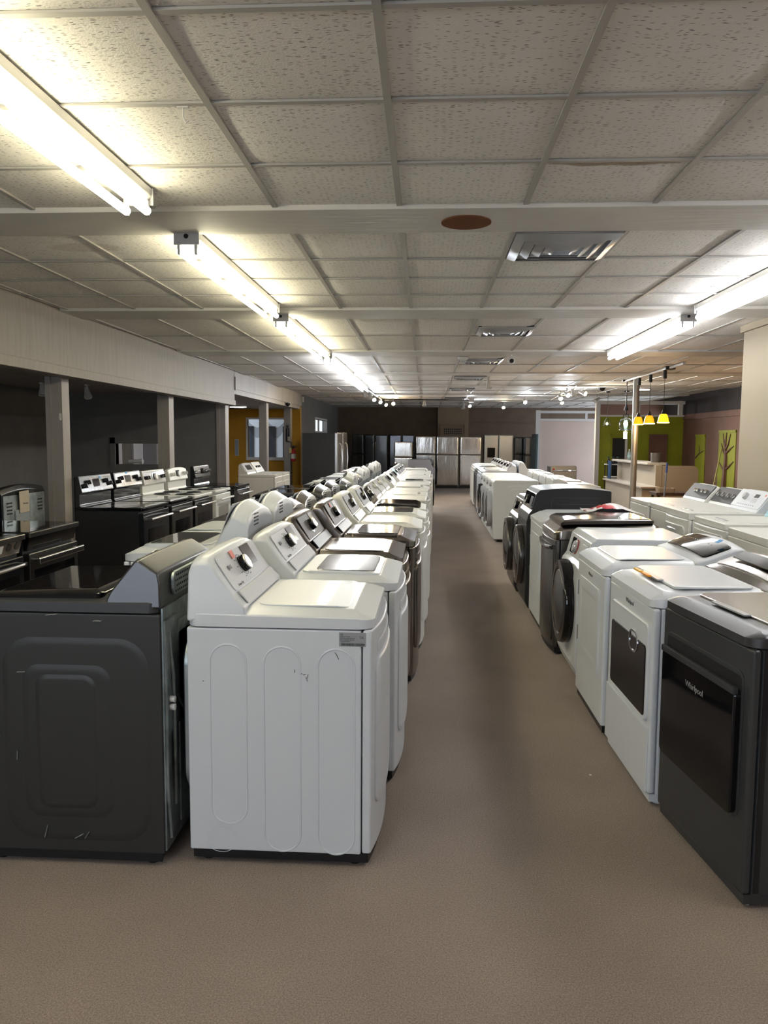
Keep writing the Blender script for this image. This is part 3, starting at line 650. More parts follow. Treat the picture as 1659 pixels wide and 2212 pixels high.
def front_loader(label, X, Y, rz, W=.685, D=.72, H=.985, body=WHITE, rim=BLACKG, glass=BLACKG, panel=None, big=True, name='front_load_washer', cat='washing machine', group=None,
                 emboss='oval', slope=True, detail=2, dial=True, sidem=None, domed=0.0, doorout=.055):
    t = thing(name, label, cat, (X, Y, 0), rz, group); h = W/2; panel = panel or body; sidem = sidem or body
    pr = [(-D, .035), (-D, H-.01), (-D+.01, H), (-.12, H), (-.085, H-.03), (-.05, H-.17), (-.02, H-.21), (0, H-.28), (.0, .12), (-.03, .045)] if slope else [(-D, .035), (-D, H), (-.03, H), (-.012, H-.03), (0, .5), (-.02, .045)]
    wr = None; cuts = 0
    if domed:
        cuts = 8; wr = lambda x, y, z: (x, y, z + (domed*math.sin(PI*min(1, max(0, (x+D+.05)/(D))))*.6 if z > H-.05 else 0))
        pr2 = []
        for k, (x, z) in enumerate(pr):
            pr2.append((x, z))
            if k == 2: pr2 += [(-D+.05+(D-.2)*q/8, H) for q in range(1, 8)]
        pr = pr2
    g = G().add(prism(pr, -h, h, .016, 3, wr, cuts))
    if detail:
        for s in (-1, 1):
            f = (lambda a, b: (a, b) if s < 0 else (-b, -a))
            if emboss == 'oval':
                for k in range(2):
                    u0, u1 = f(-D+.06+.05*k, -.20-.05*k)
                    g.add(tube([(p[0], p[1], 0) for p in rr(u0, u1, .16+.05*k, H-.09-.05*k, .09, 6)], .004, 6, True), MS(s*(h-.0015), s))
            elif emboss == 'bars':
                u0, u1 = f(-D+.07, -.22)
                g.add(tube([(p[0], p[1], 0) for p in rr(u0, u1, H-.20, H-.06, .05, 6)], .004, 6, True), MS(s*(h-.0015), s))
                u0, u1 = f(-D+.14, -.28)
                g.add(tube([(u0, H-.12, 0), (u1, H-.12, 0)], .003, 6), MS(s*(h-.001), s))
                u0, u1 = f(-D+.07, -.22)
                g.add(tube([(p[0], p[1], 0) for p in rr(u0, u1, .12, H-.26, .09, 6)], .004, 6, True), MS(s*(h-.0015), s))
    g.build('cabinet', sidem, t, 45)
    for sx in (-D+.07, -.10):
        for sy in (-h+.06, h-.06): G().add(cyl(.022, 0, .04, 10), T(sx, sy)).build('foot', BLACKP, t)
    zc = .50 if big else .47; R = .285 if big else .22
    Md = MF(0, zc)
    d = G().add(lathe([(R*.98, -.01), (R, .0), (R, doorout*.7), (R*.97, doorout), (R*.80, doorout*1.05), (R*.76, doorout*.9)], 40), Md).build('door', rim, t)
    G().add(lathe([(R*.77, doorout*.85), (R*.74, doorout*1.02), (R*.5, doorout*1.25), (R*.01, doorout*1.35)], 40), Md).build('door_glass', glass, d)
    if detail:
        if slope:
            lo, hi = (-.045, H-.175), (-.085, H-.03); Mx = MP(lo, hi); Lp = .15
            G().add(raised(-h+.03, h-.03, .0, Lp, .03, .006, .003, -.002), Mx).build('control_panel', panel, t)
            if dial:
                knob(t, Mx @ T(0, 0, .006), -.02, .075, .042, .025, CHROME, GREYTRIM if panel is body else BLACKG)
                G().add(raised(-.20, -.09, .02, .13, .01, .008, .002), Mx).build('display', BLACKG, t)
                G().add(raised(.14, h-.05, .03, .12, .015, .009, .003), Mx).build('detergent_drawer', body, t)
        else:
            G().add(box(-.014, -.004, -h+.02, h-.02, H-.13, H-.035, .004)).build('control_panel', panel, t)
            if dial: knob(t, MF(-.004, H-.083), .0, .0, .032, .03, CHROME, GREYTRIM)
    return t

WN = 'top_load_washer'; DN = 'clothes_dryer'; WM = 'washing machine'; DM = 'clothes dryer'
G_A = 'washers and dryers lining the left side of the aisle'
G_B = 'machines in the row behind the left aisle row'
G_R = 'washers and dryers lining the right side of the aisle'
G_W = 'machines along the beige wall on the right'
yc = lambda y, W=.69: y+W/2
# ---- left row facing the aisle
d1 = washer(DN, 'glossy white dryer nearest the camera, three long ovals pressed into its side', DM, -.205, yc(2.77), 0, W=.695, logo='LG', sticker=PINK, group=G_A)
lb = G().add(box(-.049, .049, -.026, .026, 0, .0008), MS(-.3475) @ T(-.068, .867))
lb = lb.build('rating_label', LABELM, d1)
for s_, z_, x_, y_ in (('LG', .010, -.040, .018), ('MODEL NO.  DRYER', .0042, -.028, .010), ('ELECTRIC 120/240V 60Hz  26A', .0042, -.018, .004), ('FOR HOUSEHOLD USE ONLY', .0042, -.020, -.002), ('MADE IN KOREA', .0042, -.026, -.008), ('UL', .012, .034, .008)):
    text(s_, z_, MS(-.3485) @ T(-.068+x_, .867+y_), BLACKP, lb, 'lettering')
g = G(); rnd = random.Random(3); u = -.042
while u < .042:
    w_ = rnd.choice((.0008, .0012, .002)); g.add(box(u, u+w_, -.023, -.014, 0, .0012), MS(-.3475) @ T(-.068, .867)); u += w_+rnd.choice((.0008, .0014))
g.build('barcode', BLACKP, lb)
g = G(); 
for (u, v, a, l) in ((-.232, .726, 1.4, .016), (-.236, .716, 1.9, .018), (-.245, .733, .2, .010), (-.258, .735, .1, .012), (-.28, .745, 1.5, .012), (-.128, .812, 2.2, .014), (-.122, .80, 2.0, .018), (-.62, .70, .5, .006)):
    g.add(box(-l/2, l/2, -.0013, .0013, 0, .0007), MS(-.3475) @ T(u, v) @ Matrix.Rotation(a, 4, 'Z'))
g.build('scuff_marks', INK, d1)
G().add(slab(-.30, .30, .24, .84, .10, [(0, 0), (0, .025), (.02, .035)], 6), MB(-.68)).build('back_cover', GALVL, d1)
washer(WN, 'white washer with clear grey glass lid, second machine of the left aisle row', WM, -.15, yc(3.50), 0, lid='glass', logo='LG', group=G_A, zc=1.16)
washer(DN, 'bronze steel dryer with brown panel, between the glass-lidded white washer and the dark-lidded one', DM, -.155, yc(4.25), 0, body=BSTEEL, side=DSTEEL, panel=BROWNP, conm=BSTEEL, disp=BROWNG, group=G_A)
washer(WN, 'bronze steel washer with dark glass lid and an orange sticker on its console', WM, -.10, yc(4.98), 0, body=BSTEEL, side=DSTEEL, lid='glass', lidm=BLACKG, panel=BROWNP, disp=PANELW, sticker=PINK, group=G_A, zc=1.18)
washer(DN, 'white dryer with brown square console panel, just behind the two bronze machines', DM, -.065, yc(5.75), 0, panel=BROWNP, conm=WHITE2, body=WHITE2, disp=BLACKG, group=G_A, zc=1.18)
washer(WN, 'white washer with narrow clear lid reflecting a lamp, behind the white dryer with brown panel', WM, -.04, yc(6.50), 0, lid='glass', panel=BROWNP, body=WHITE2, disp=BLACKG, group=G_A, zc=1.18)
washer(WN, 'white washer with wide black lid and black console in the left aisle row', WM, -.045, yc(7.30), 0, lid='dark', con='arch', conm=BLACKG, panel=BLACKG, body=WHITE2, disp=PANELG, knobm=CHROME, group=G_A, zc=1.13, arch=.03)
far = [(8.08, 'plain', 'classic', PANELG, 'third', 'grey panelled'), (8.79, 'panel', 'classic', PANELG, '', ''), (9.5, 'plain', 'classic', PANELG, '', ''), (10.21, 'panel', 'lg', CHAR, '', ''),
       (10.92, 'plain', 'classic', WHITE2, '', ''), (11.63, 'glass', 'lg', CHAR, '', ''), (12.34, 'plain', 'classic', BLUE, '', '')]
desc = ['white dryer with warm grey console panel, first behind the black-lidded washer', 'white top-load washer with grey console panel, second behind the black-lidded washer',
        'white dryer with grey console panel, third behind the black-lidded washer', 'white washer with charcoal dial panel, fourth behind the black-lidded washer',
        'plain white dryer with white console, fifth behind the black-lidded washer', 'white glass-lidded washer with charcoal panel, sixth behind the black-lidded washer',
        'white dryer with pale blue console film, seventh behind the black-lidded washer']
for i, (y, lid, con, pan, a, b) in enumerate(far):
    dr = lid == 'plain'
    t = washer(DN if dr else WN, desc[i], DM if dr else WM, -.035+.008*i, yc(y), 0, W=.68, H=.905, body=WHITE2, lid=lid, con=con, panel=pan, door='small' if dr else 'smooth', emboss=(i % 2 == 0), zc=1.12, group=G_A, detail=1 if con == 'lg' else 2)
    if con == 'classic':
        lo, hi = (-.68+.165, .97+.03), (-.68+.05, 1.12); Mx = MP(lo, hi) @ T(0, 0, .003)
        knob(t, Mx, .18, .09, .028, .03, WHITE2 if pan is PANELG else CHROME, WHITE2 if pan is PANELG else BLACKP)
desc = ['white dryer with charcoal console panel, eighth behind the black-lidded washer', 'white washer with charcoal console panel, ninth behind the black-lidded washer', 'white dryer with dark console panel, tenth behind the black-lidded washer', 'white washer with grey console panel, eleventh behind the black-lidded washer']
for i, y in enumerate((13.05, 13.76, 14.47, 15.18)):
    dr = i % 2 == 0
    t = washer(DN if dr else WN, desc[i], DM if dr else WM, .0+.006*i, yc(y), 0, W=.68, H=.905, body=WHITE2, lid='plain' if dr else 'panel', con='classic', panel=CHAR, door='small' if dr else 'smooth', emboss=False, zc=1.11, group=G_A)
    Mx = MP((-.68+.165, 1.0), (-.68+.05, 1.11)) @ T(0, 0, .003)
    for u in (-.15, .12): knob(t, Mx, u, .08, .024, .026)
front_loader('white front-load washer with black door, near the far end of the left aisle row', .03, yc(15.95), 0, body=WHITE2, rim=BLACKG, H=.99, group=G_A)
washer(WN, 'dark-topped washer just past the black-doored front loader, far end of the left aisle row', WM, -.10, yc(16.75), 0, W=.68, body=WHITE2, top=BROWNG, lid='dark', con='classic', panel=CHAR, emboss=False, group=G_A, zc=1.10, door='small')
front_loader('white front-load washer standing alone before the steel fridges at the end of the aisle', .09, yc(23.85), 0, body=mat('cool_white_enamel', (.62, .64, .72), .3), rim=GREYTRIM, H=.985, W=.69, D=.76, group='lone front loader')

# ---- left back-to-back row facing the ranges (local +x looks to world -x)
def wB(label, y, dryer=False, X=-1.665, **k):
    k.setdefault('group', G_B); nm, ct = (DN, DM) if dryer else (WN, WM)
    return washer(nm, label, ct, X, yc(y), PI, back=k.pop('back', True), **k)
b1 = wB('dark grey washer at the left edge with black glass lid and silver sloping console', 2.72, W=.69, H=.955, Ht=1.01, zc=1.155, D=.70, body=GRAPH, side=GRAPHS, conm=GRAPHM, lid='dark', lidm=BLACKG, panel=GRAPHM, disp=BLACKG, emboss=False, con='arch', arch=.004)
h = .345; g = G()
Ms = MS(h, 1)
for (u0, u1, v0, v1, r, w_, n_) in ((.10, .66, .09, .87, .12, .035, -.001), (.175, .52, .18, .77, .07, .035, .003), (.23, .46, .22, .73, .05, .022, .0075)):
    g.add(slab(u0, u1, v0, v1, r, [(0, n_), (w_*.5, n_+.003), (w_, n_+.005)], 8), Ms)
g.build('side_pressing', GRAPHS, b1)
g = G(); rnd = random.Random(11)
for (u, v, a, l) in ((.045, .62, 1.6, .04), (.085, .50, 1.7, .03), (.155, .42, 1.5, .035), (.325, .60, 1.65, .05), (.255, .13, 1.3, .05), (.38, .115, .5, .035), (.41, .12, 1.0, .03), (.3, .95, .1, .04), (.47, .93, .0, .03), (.18, .735, .05, .03)):
    g.add(box(-l/2, l/2, -.0008, .0007, -.012, .0006), Ms @ T(u, v, .011) @ Matrix.Rotation(a, 4, 'Z'))
g.build('scratch_marks', INKL, b1)['kind'] = 'stuff'
g = G().add(box(-.70-.016, -.70, .20, .325, .50, .93, .006)).add(box(-.70-.012, -.70, .05, .18, .10, .9, .004)).add(tube([(-.712, .30, .90), (-.722, .28, .72), (-.718, .26, .45), (-.71, .24, .2)], .007, 8))
g.add(tube([(-.71, .335, .93), (-.712, .33, .6), (-.71, .33, .3), (-.715, .31, .1)], .006, 8)).add(tube([(-.712, .22, .62), (-.72, .10, .50), (-.714, .08, .2)], .008, 8))
g.build('drain_bracket', GALV, b1)
for z in (.63, .60): G().add(cyl(.012, 0, .03, 12), MB(-.705) @ T(-.30, z)).build('hose_connector', PAINTW, b1)
G().add(raised(-.22, .10, 1.00, 1.09, .03, .012, .005), MB(-.70)).build('vent_cover', GALV, b1)
g = G()
for i in range(12):
    for j in range(4): g.add(cyl(.0045, 0, .001, 8), MB(-.7122) @ T(-.20+.022*i+(j % 2)*.011, 1.015+.02*j))
g.build('vent_cover_holes', VOID, b1)
wB('white washer with clear glass lid, console back seen behind the nearest white dryer', 4.20, H=.905, Ht=.985, zc=1.235, lid='glass', con='arch', arch=.06, D=.70, X=-1.69)
wB('white dryer with plain lid and arched console back, behind the glass-lidded white washer', 4.95, True, H=.905, Ht=.985, zc=1.235, con='arch', arch=.06, D=.70, X=-1.69)
wB('bronze-topped washer beyond the two white arched consoles in the second row', 5.70, body=BSTEEL, side=DSTEEL, H=.93, zc=1.13, con='arch', arch=.05, X=-1.70, lid='dark', lidm=DSTEEL)
wB('dark steel dryer with rounded chrome console back in the second row', 6.45, True, body=DSTEEL, conm=STEEL, H=.93, zc=1.14, con='arch', arch=.05, X=-1.71)
wB('black washer with glossy black top, nearer of the black pair in the second row', 7.25, body=BLACKE, side=BLACKM, lid='dark', H=.97, Ht=1.055, zc=1.15, con='arch', arch=.04, X=-1.72, D=.72, W=.70, panel=BLACKG)
wB('black dryer with glossy black top, farther of the black pair in the second row', 8.00, True, body=BLACKE, side=BLACKM, H=.97, Ht=1.055, zc=1.15, con='arch', arch=.04, X=-1.72, D=.72, W=.70, panel=BLACKG, lid='dark')
for i, (y, m, dr, dsc) in enumerate([(9.6, GRAPH, 1, 'charcoal dryer between the black pair and the next white washer, second row'), (10.5, WHITE2, 0, 'white washer with pointed white console back, first beyond the black pair'),
        (11.25, GRAPH, 0, 'dark grey machine with a flat dark top in the second row'), (12.0, WHITE2, 1, 'white dryer just past the dark grey machine in the second row'), (12.75, WHITE2, 0, 'white washer two past the dark grey machine in the second row'),
        (13.5, BLACKE, 1, 'black dryer far along the second row'), (14.25, WHITE2, 0, 'white washer just past the far black dryer in the second row'), (15.0, WHITE2, 1, 'white dryer two past the far black dryer in the second row'),
        (15.75, WHITE2, 0, 'last white washer of the second row, nearest the fridges')]):
    wB(dsc, y, bool(dr), body=m, side=m, H=.93, Ht=1.0, zc=1.15 if m is WHITE2 else 1.09, con='arch', arch=.05, X=-1.71, detail=1, lid='plain' if dr else 'panel', emboss=False)

# ---- right row facing the aisle
def wR(label, X, Y, rz=PI, dryer=True, **k):
    k.setdefault('group', G_R); nm, ct = (DN, DM) if dryer else (WN, WM)
    return washer(nm, label, ct, X, Y, rz, **k)
A1 = PI+math.radians(7.4)
# nearest : charcoal dryer with black glass drop door
cx, cy = (1.07+.985)/2, (2.60+3.27)/2
r1 = wR('charcoal dryer with black glass door at the lower right corner, nearest of the right row', cx, cy, A1, body=GRAPH, side=GRAPH, top=GRAPHM, H=.905, Ht=.965, con='low', panel=BLACKG, door='none', lid='panel', lidm=STEEL, emboss=False, base=GRAPH, D=.74)
h = .345
d = G().add(slab(-h+.045, h-.045, .300, .815, .035, [(0, -.002), (0, .003), (.004, .005)], 6), MF(0), 0).add(slab(-h+.055, h-.055, .72, .80, .02, [(0, .003), (0, .0055)], 5), MF(0), 1).build('door_surround', [GRAPH, VOID], r1)
dd = G().add(slab(-h+.055, h-.055, .31, .755, .03, [(0, .0), (0, .022), (.004, .027), (.01, .028)], 6), MF(0)).build('glass_door', BLACKG, r1)
G().add(box(.012, .034, -h+.056, h-.056, .735, .762, .006)).build('handle_bar', GRAPH, dd)
text('Whirlpool', .034, MF(.0285, .665), INKL, dd, 'logo')
G().add(box(-.06, -.04, h-.002, h+.001, .06, .905)).build('side_seam', BLACKP, r1)
G().add(cyl(.012, .0, .05, 10)).add(cyl(.02, 0, .012, 6)).build('levelling_foot', mat('foot_white', (.6, .6, .55), .5), r1).location = (-.05, h-.05, 0)
# second : white dryer with dark window door
r2 = wR('white dryer with dark glass window door, beside the charcoal dryer', (.962+.935)/2, (3.35+4.05)/2, PI+.035, H=.875, Ht=.955, con='low', conm=STEEL, panel=STEEL, door='none', lid='panel', emboss=False, lidm=WHITE, D=.74, W=.705, base=WHITE)
h = .3525
G().add(box(-.002, .008, -h+.012, h-.012, .06, .345, .006)).build('lower_panel', WHITE, r2)
d = G().add(slab(-h+.075, h-.03, .365, .800, .04, [(0, -.002), (0, .006), (.006, .012), (.012, .010), (.02, .010)], 6), MF(0)).build('door', WHITE, r2)
G().add(slab(-h+.105, h-.055, .385, .700, .02, [(0, .008), (0, .013), (.003, .015)], 5), MF(0)).build('door_window', BLACKG, d)
G().add(frame_ring(.06, .19, .63, .73, .048, .008, .006, .012), MF(0)).build('handle_ring', CHROME, d)
text('Whirlpool', .030, MF(.001, .835), INK, r2, 'logo')
zt = .97
for u, m_ in ((.02, ORANGE), (-.10, YELLOW)): G().add(box(-.075, -.055, u-.05, u+.05, zt-.005, zt+.004, .003)).build('energy_sticker', m_, r2)
G().add(raised(-.21, .20, .0, .07, .01, .003, .001), MP((-.74+.215, .985), (-.74+.07, 1.055)) @ T(0, .045, .018)).build('display', BLACKG, r2)
G().add(box(-.018, .018, -.018, .018, 0, .002), MP((-.74+.215, .985), (-.74+.07, 1.055)) @ T(.27, .12, .014)).build('sticker', PINK, r2)
# third
r3 = wR('white dryer with black glossy rounded console and a blue sticker, third in the right row', .928, (4.15+4.86)/2, PI+.01, H=.87, Ht=.955, con='low', panel=BLACKG, door='hinged', lid='plain', emboss=False, D=.74, W=.70)
text('Whirlpool', .026, MF(.001, .825), INK, r3, 'logo')
G().add(box(-.022, .022, -.016, .016, 0, .002), MP((-.74+.215, .985), (-.74+.07, 1.055)) @ T(.24, .12, .020)).build('sticker', BLUES, r3)
# fourth : white front loader
r4 = front_loader('white front-load washer with big dark round door, fourth in the right row', .945, yc(5.00, .69), PI, body=WHITE, rim=BLACKG, glass=DSTEEL, H=.968, D=.74, W=.69, emboss='none', group=G_R, doorout=.06)
G().add(frame_ring(-.07, .03, .025, .125, .05, .006, .004, .006), MP((-.045, .968-.175), (-.085, .968-.03))).build('dial_ring', RED, r4)
# fifth : dark steel top loader
r5 = wR('dark steel washer with brown glass lid, between the white front loader and a white dryer', .93, yc(5.78, .66), PI, dryer=False, W=.66, body=DSTEEL, top=BSTEEL, side=DSTEEL, lid='dark', lidm=BROWNG, con='none', conm=BSTEEL, panel=BROWNG, door='smooth', emboss=False, H=.86, Ht=.985, D=.76)
G().add(tube([(.02, -.29, .80), (.035, -.15, .785), (.04, 0, .78), (.035, .15, .785), (.02, .29, .80)], .016, 8)).build('handle', BLACKG, r5)
r6 = wR('white dryer with hinged door under the red and white bag, beside the tall black washer', .918, yc(6.46, .69), PI, H=.88, Ht=.965, con='none', door='hinged', panel=WHITE, emboss=False, lid='plain', D=.74)
bl = mat('black_gloss_body', (.014, .015, .017), .36)
r7 = front_loader('tall glossy black front-load washer with chrome-rimmed round door, in the right row', .885, yc(7.18, .71), PI, body=bl, rim=DSTEEL, glass=BLACKG, panel=BLACKG, H=1.13, D=.76, W=.71, emboss='bars', group=G_R, domed=.05, doorout=.055)
r8 = front_loader('dark front-load washer with round door, partly hidden behind the tall black one', .865, yc(7.97, .69), PI, body=DSTEEL, rim=DSTEEL, glass=BLACKG, panel=BLACKG, H=1.01, D=.76, W=.69, emboss='none', group=G_R, doorout=.06)
# red and white bag lying on the sixth machine
bg = bmesh.new(); rnd = random.Random(5); nn = 10; V = []
for a in range(nn+1):
    for b in range(nn+1):
        u, v = a/nn, b/nn
        V.append(bg.verts.new((1.30+.40*u, 6.50+.36*v, .998+.075*math.sin(PI*u)*(1-.5*v)*math.sin(PI*min(1, v*1.2+.15))+.012*rnd.random())))
for a in range(nn):
    for b in range(nn): bg.faces.new((V[a*(nn+1)+b], V[(a+1)*(nn+1)+b], V[(a+1)*(nn+1)+b+1], V[a*(nn+1)+b+1]))
gg = G().add(bg)
gg.m = [1 if (q//nn + (q % nn)) % 9 in (3, 4, 5) and q % nn < 6 else 0 for q in range(len(gg.m))]
gg.add(slab(1.30, 1.70, 6.50, 6.86, .03, [(0, .992), (0, 1.0)]))
tag(gg.build('shopping_bag', [mat('bag_white', (.75, .72, .72), .5), RED]), 'crumpled red and white plastic bag lying on a white dryer', 'plastic bag')

# ---- second group on the right side of the aisle
cw = WHITE2
for i, (y, m, dsc) in enumerate([(12.2, cw, 'white front-load washer with patterned side, first past the gap in the right row'), (12.92, cw, 'second white front loader past the gap in the right row'),
                                 (13.64, cw, 'third white front loader past the gap in the right row'), (14.36, cw, 'fourth white front loader past the gap in the right row')]):
    front_loader(dsc, .975+.0*i, yc(y, .68), PI, body=m, rim=GREYTRIM if i < 3 else BLACKG, glass=BLACKG, H=.97, D=.70, W=.68, emboss='oval' if i == 0 else 'none', group=G_R, slope=False, doorout=.07)
for i, (y, m, dr, dsc) in enumerate([(15.6, WHITE, 1, 'white dryer with sloped console, right row beyond the four front loaders'), (16.3, WHITE, 0, 'white washer next to the sloped-console dryer in the far right row'),
                                     (17.1, GRAPH, 1, 'dark grey dryer in the far right row'), (17.85, DSTEEL, 0, 'dark steel washer in the far right row'), (18.6, WHITE2, 1, 'white dryer past the dark machines in the far right row'),
                                     (19.3, WHITE2, 0, 'white washer past the dark machines in the far right row'), (20.0, WHITE, 1, 'last white dryer of the far right row before the fridges')]):
    wR(dsc, 1.03+.01*i, yc(y, .68), PI, dryer=bool(dr), body=m, side=m, H=.93, Ht=.985, zc=1.15, con='arch', arch=.05, detail=1, W=.68, emboss=False, lid='plain' if dr else 'panel', door='hamperwhite')
for i, (y, m, dr, dsc) in enumerate([(9.9, None, 0, ''), (11.3, WHITE2, 1, 'cream-lit white dryer backing onto the right row, nearest'), (12.05, WHITE2, 0, 'second white machine backing onto the right row'), (12.8, WHITE2, 1, 'third white machine backing onto the right row'),
                                     (13.6, WHITE2, 0, 'fourth white machine backing onto the right row'), (15.6, WHITE, 1, 'white dryer with sloped console turned away from the aisle'), (16.35, WHITE, 0, 'white washer with sloped console turned away from the aisle')]):
    if m is None: continue
    washer(DN if dr else WN, dsc, DM if dr else WM, 2.43, yc(y, .68), 0, body=m, H=.90, Ht=.965, zc=1.0 if i < 5 else 1.17, con='low' if i < 5 else 'lg', panel=WHITE2, detail=1, W=.68, emboss=False, lid='plain' if dr else 'panel', group='machines backing onto the right row', back=i > 4)
# grey dishwasher-like machine near the white partition
dw = thing('dishwasher', 'grey stainless dishwasher with chrome handle and red sticker beside the white partition', 'dishwasher', (3.2, 19.0, 0), -PI/2)
G().add(box(-.6, -.03, -.31, .31, .02, .96, .01)).build('cabinet', DSTEEL, dw)
d = G().add(slab(-.305, .305, .10, .99, .05, [(0, -.03), (0, .0), (.01, .012)], 6), MF(0)).build('door', STEEL, dw)
G().add(tube([(.02, -.27, .86), (.05, -.15, .87), (.055, .0, .875), (.05, .15, .87), (.02, .27, .86)], .018, 8)).build('handle', CHROME, d)
G().add(cyl(.025, 0, .003, 12), MF(.012, .90) @ T(-.24, 0)).build('sticker', RED, d)

# ---- machines along the beige wall
def knobs(t, D, zt, zc, us, r=.022, face=CHROME, side=CHROME):
    Mx = MP((-D+.165, zt+.03), (-D+.05, zc)) @ T(0, 0, .003)
    for u in us: knob(t, Mx, u, .085, r, .026, face, side)
    return Mx
D_ = .76
m1 = wR('white dryer with charcoal console and four round knobs, farthest along the beige wall', 2.28, yc(8.32, .72), group=G_W, con='classic', panel=CHAR, conm=WHITE2, body=WHITE2, H=.91, Ht=.955, zc=1.13, D=D_, W=.72, emboss=False, door='small', lid='none')
knobs(m1, D_, .954, 1.13, (.24, .12, -.02, -.10))
m2 = wR('white washer with charcoal rounded console, second from the far end along the beige wall', 2.30, yc(7.66, .62), dryer=False, group=G_W, con='classic', panel=CHAR, conm=WHITE2, body=WHITE2, H=.90, Ht=.955, zc=1.13, D=D_, W=.62, emboss=False, door='split', lid='panel')
knobs(m2, D_, .954, 1.13, (.22, .10, -.04, -.16), .026, BLACKP, CHROME)
m3 = wR('white washer with white console, small display and grey dial, middle of the beige wall machines', 2.27, yc(6.98, .66), dryer=False, group=G_W, con='classic', panel=WHITE, conm=WHITE, body=WHITE2, H=.90, Ht=.965, zc=1.15, D=D_, W=.66, emboss=False, door='hamperwhite', lid='panel')
Mx = MP((-D_+.165, .964+.03), (-D_+.05, 1.15)) @ T(0, 0, .003)
knob(m3, Mx, -.10, .11, .034, .03, GREYTRIM, GREYTRIM)
G().add(box(.06, .15, .115, .15, 0, .002), Mx).build('display', BLACKP, m3); G().add(box(.05, .16, .06, .10, 0, .001), Mx).build('button_panel', PANELW, m3)
G().add(box(.25, .275, .14, .16, 0, .002), Mx).build('sticker', PINK, m3)
g = G()
for k in range(9): g.add(box(.16-.045*k, .16-.045*k+.02, .025, .031, 0, .001), Mx)
g.build('button_marks', INK, m3)
m4 = wR('white washer with pale blue console film and black dial, by the right edge', 2.28, yc(6.15, .72), dryer=False, group=G_W, con='classic', panel=BLUE, conm=BLUE, body=WHITE2, H=.90, Ht=.955, zc=1.13, D=D_, W=.72, emboss=False, door='smooth', lid='panel')
Mx = knobs(m4, D_, .954, 1.13, (.17,), .034, DSTEEL, DSTEEL)
m5 = wR('white dryer with rectangular pressed door cut by the right edge of the photo', 2.28, yc(5.38, .72), group=G_W, con='classic', panel=WHITE, conm=WHITE2, body=WHITE2, H=.88, Ht=.94, zc=1.1, D=D_, W=.72, emboss=False, door='small', lid='none')
G().add(box(0, .012, -h+.02, h-.02, .05, .1)).build('kick_plate', WHITE2, m5)

# ---- almond pair by the ochre room
for i, (y, dsc) in enumerate([(13.9, 'almond top-load washer with chrome-trimmed console, nearer of the pair by the ochre room'), (14.65, 'almond dryer with dark dials, farther of the pair by the ochre room')]):
    t = washer(WN if i == 0 else DN, dsc, WM if i == 0 else DM, -2.77, yc(y, .70), 0, W=.70, D=.68, body=CREAM, H=.90, Ht=.945, zc=1.14, con='classic', panel=PANELG if i == 0 else CREAM, door='small', lid='panel' if i == 0 else 'none', emboss=False)
    g = G()
    for u in (-.5, -.27): g.add(frame_ring(u-.09, u+.09, .12, .84, .004, .006, .004), MS(-.35))
    g.build('side_pressing', CREAM, t)
    Mx = MP((-.68+.165, .975), (-.68+.05, 1.14)) @ T(0, 0, .003)
    if i == 1:
        for u in (-.15, 0, .12): knob(t, Mx, u, .09, .022, .026, BLACKP, BLACKP)
    else: G().add(box(-.2, .2, .05, .15, 0, .003), Mx).build('chrome_strip', CHROME, t)

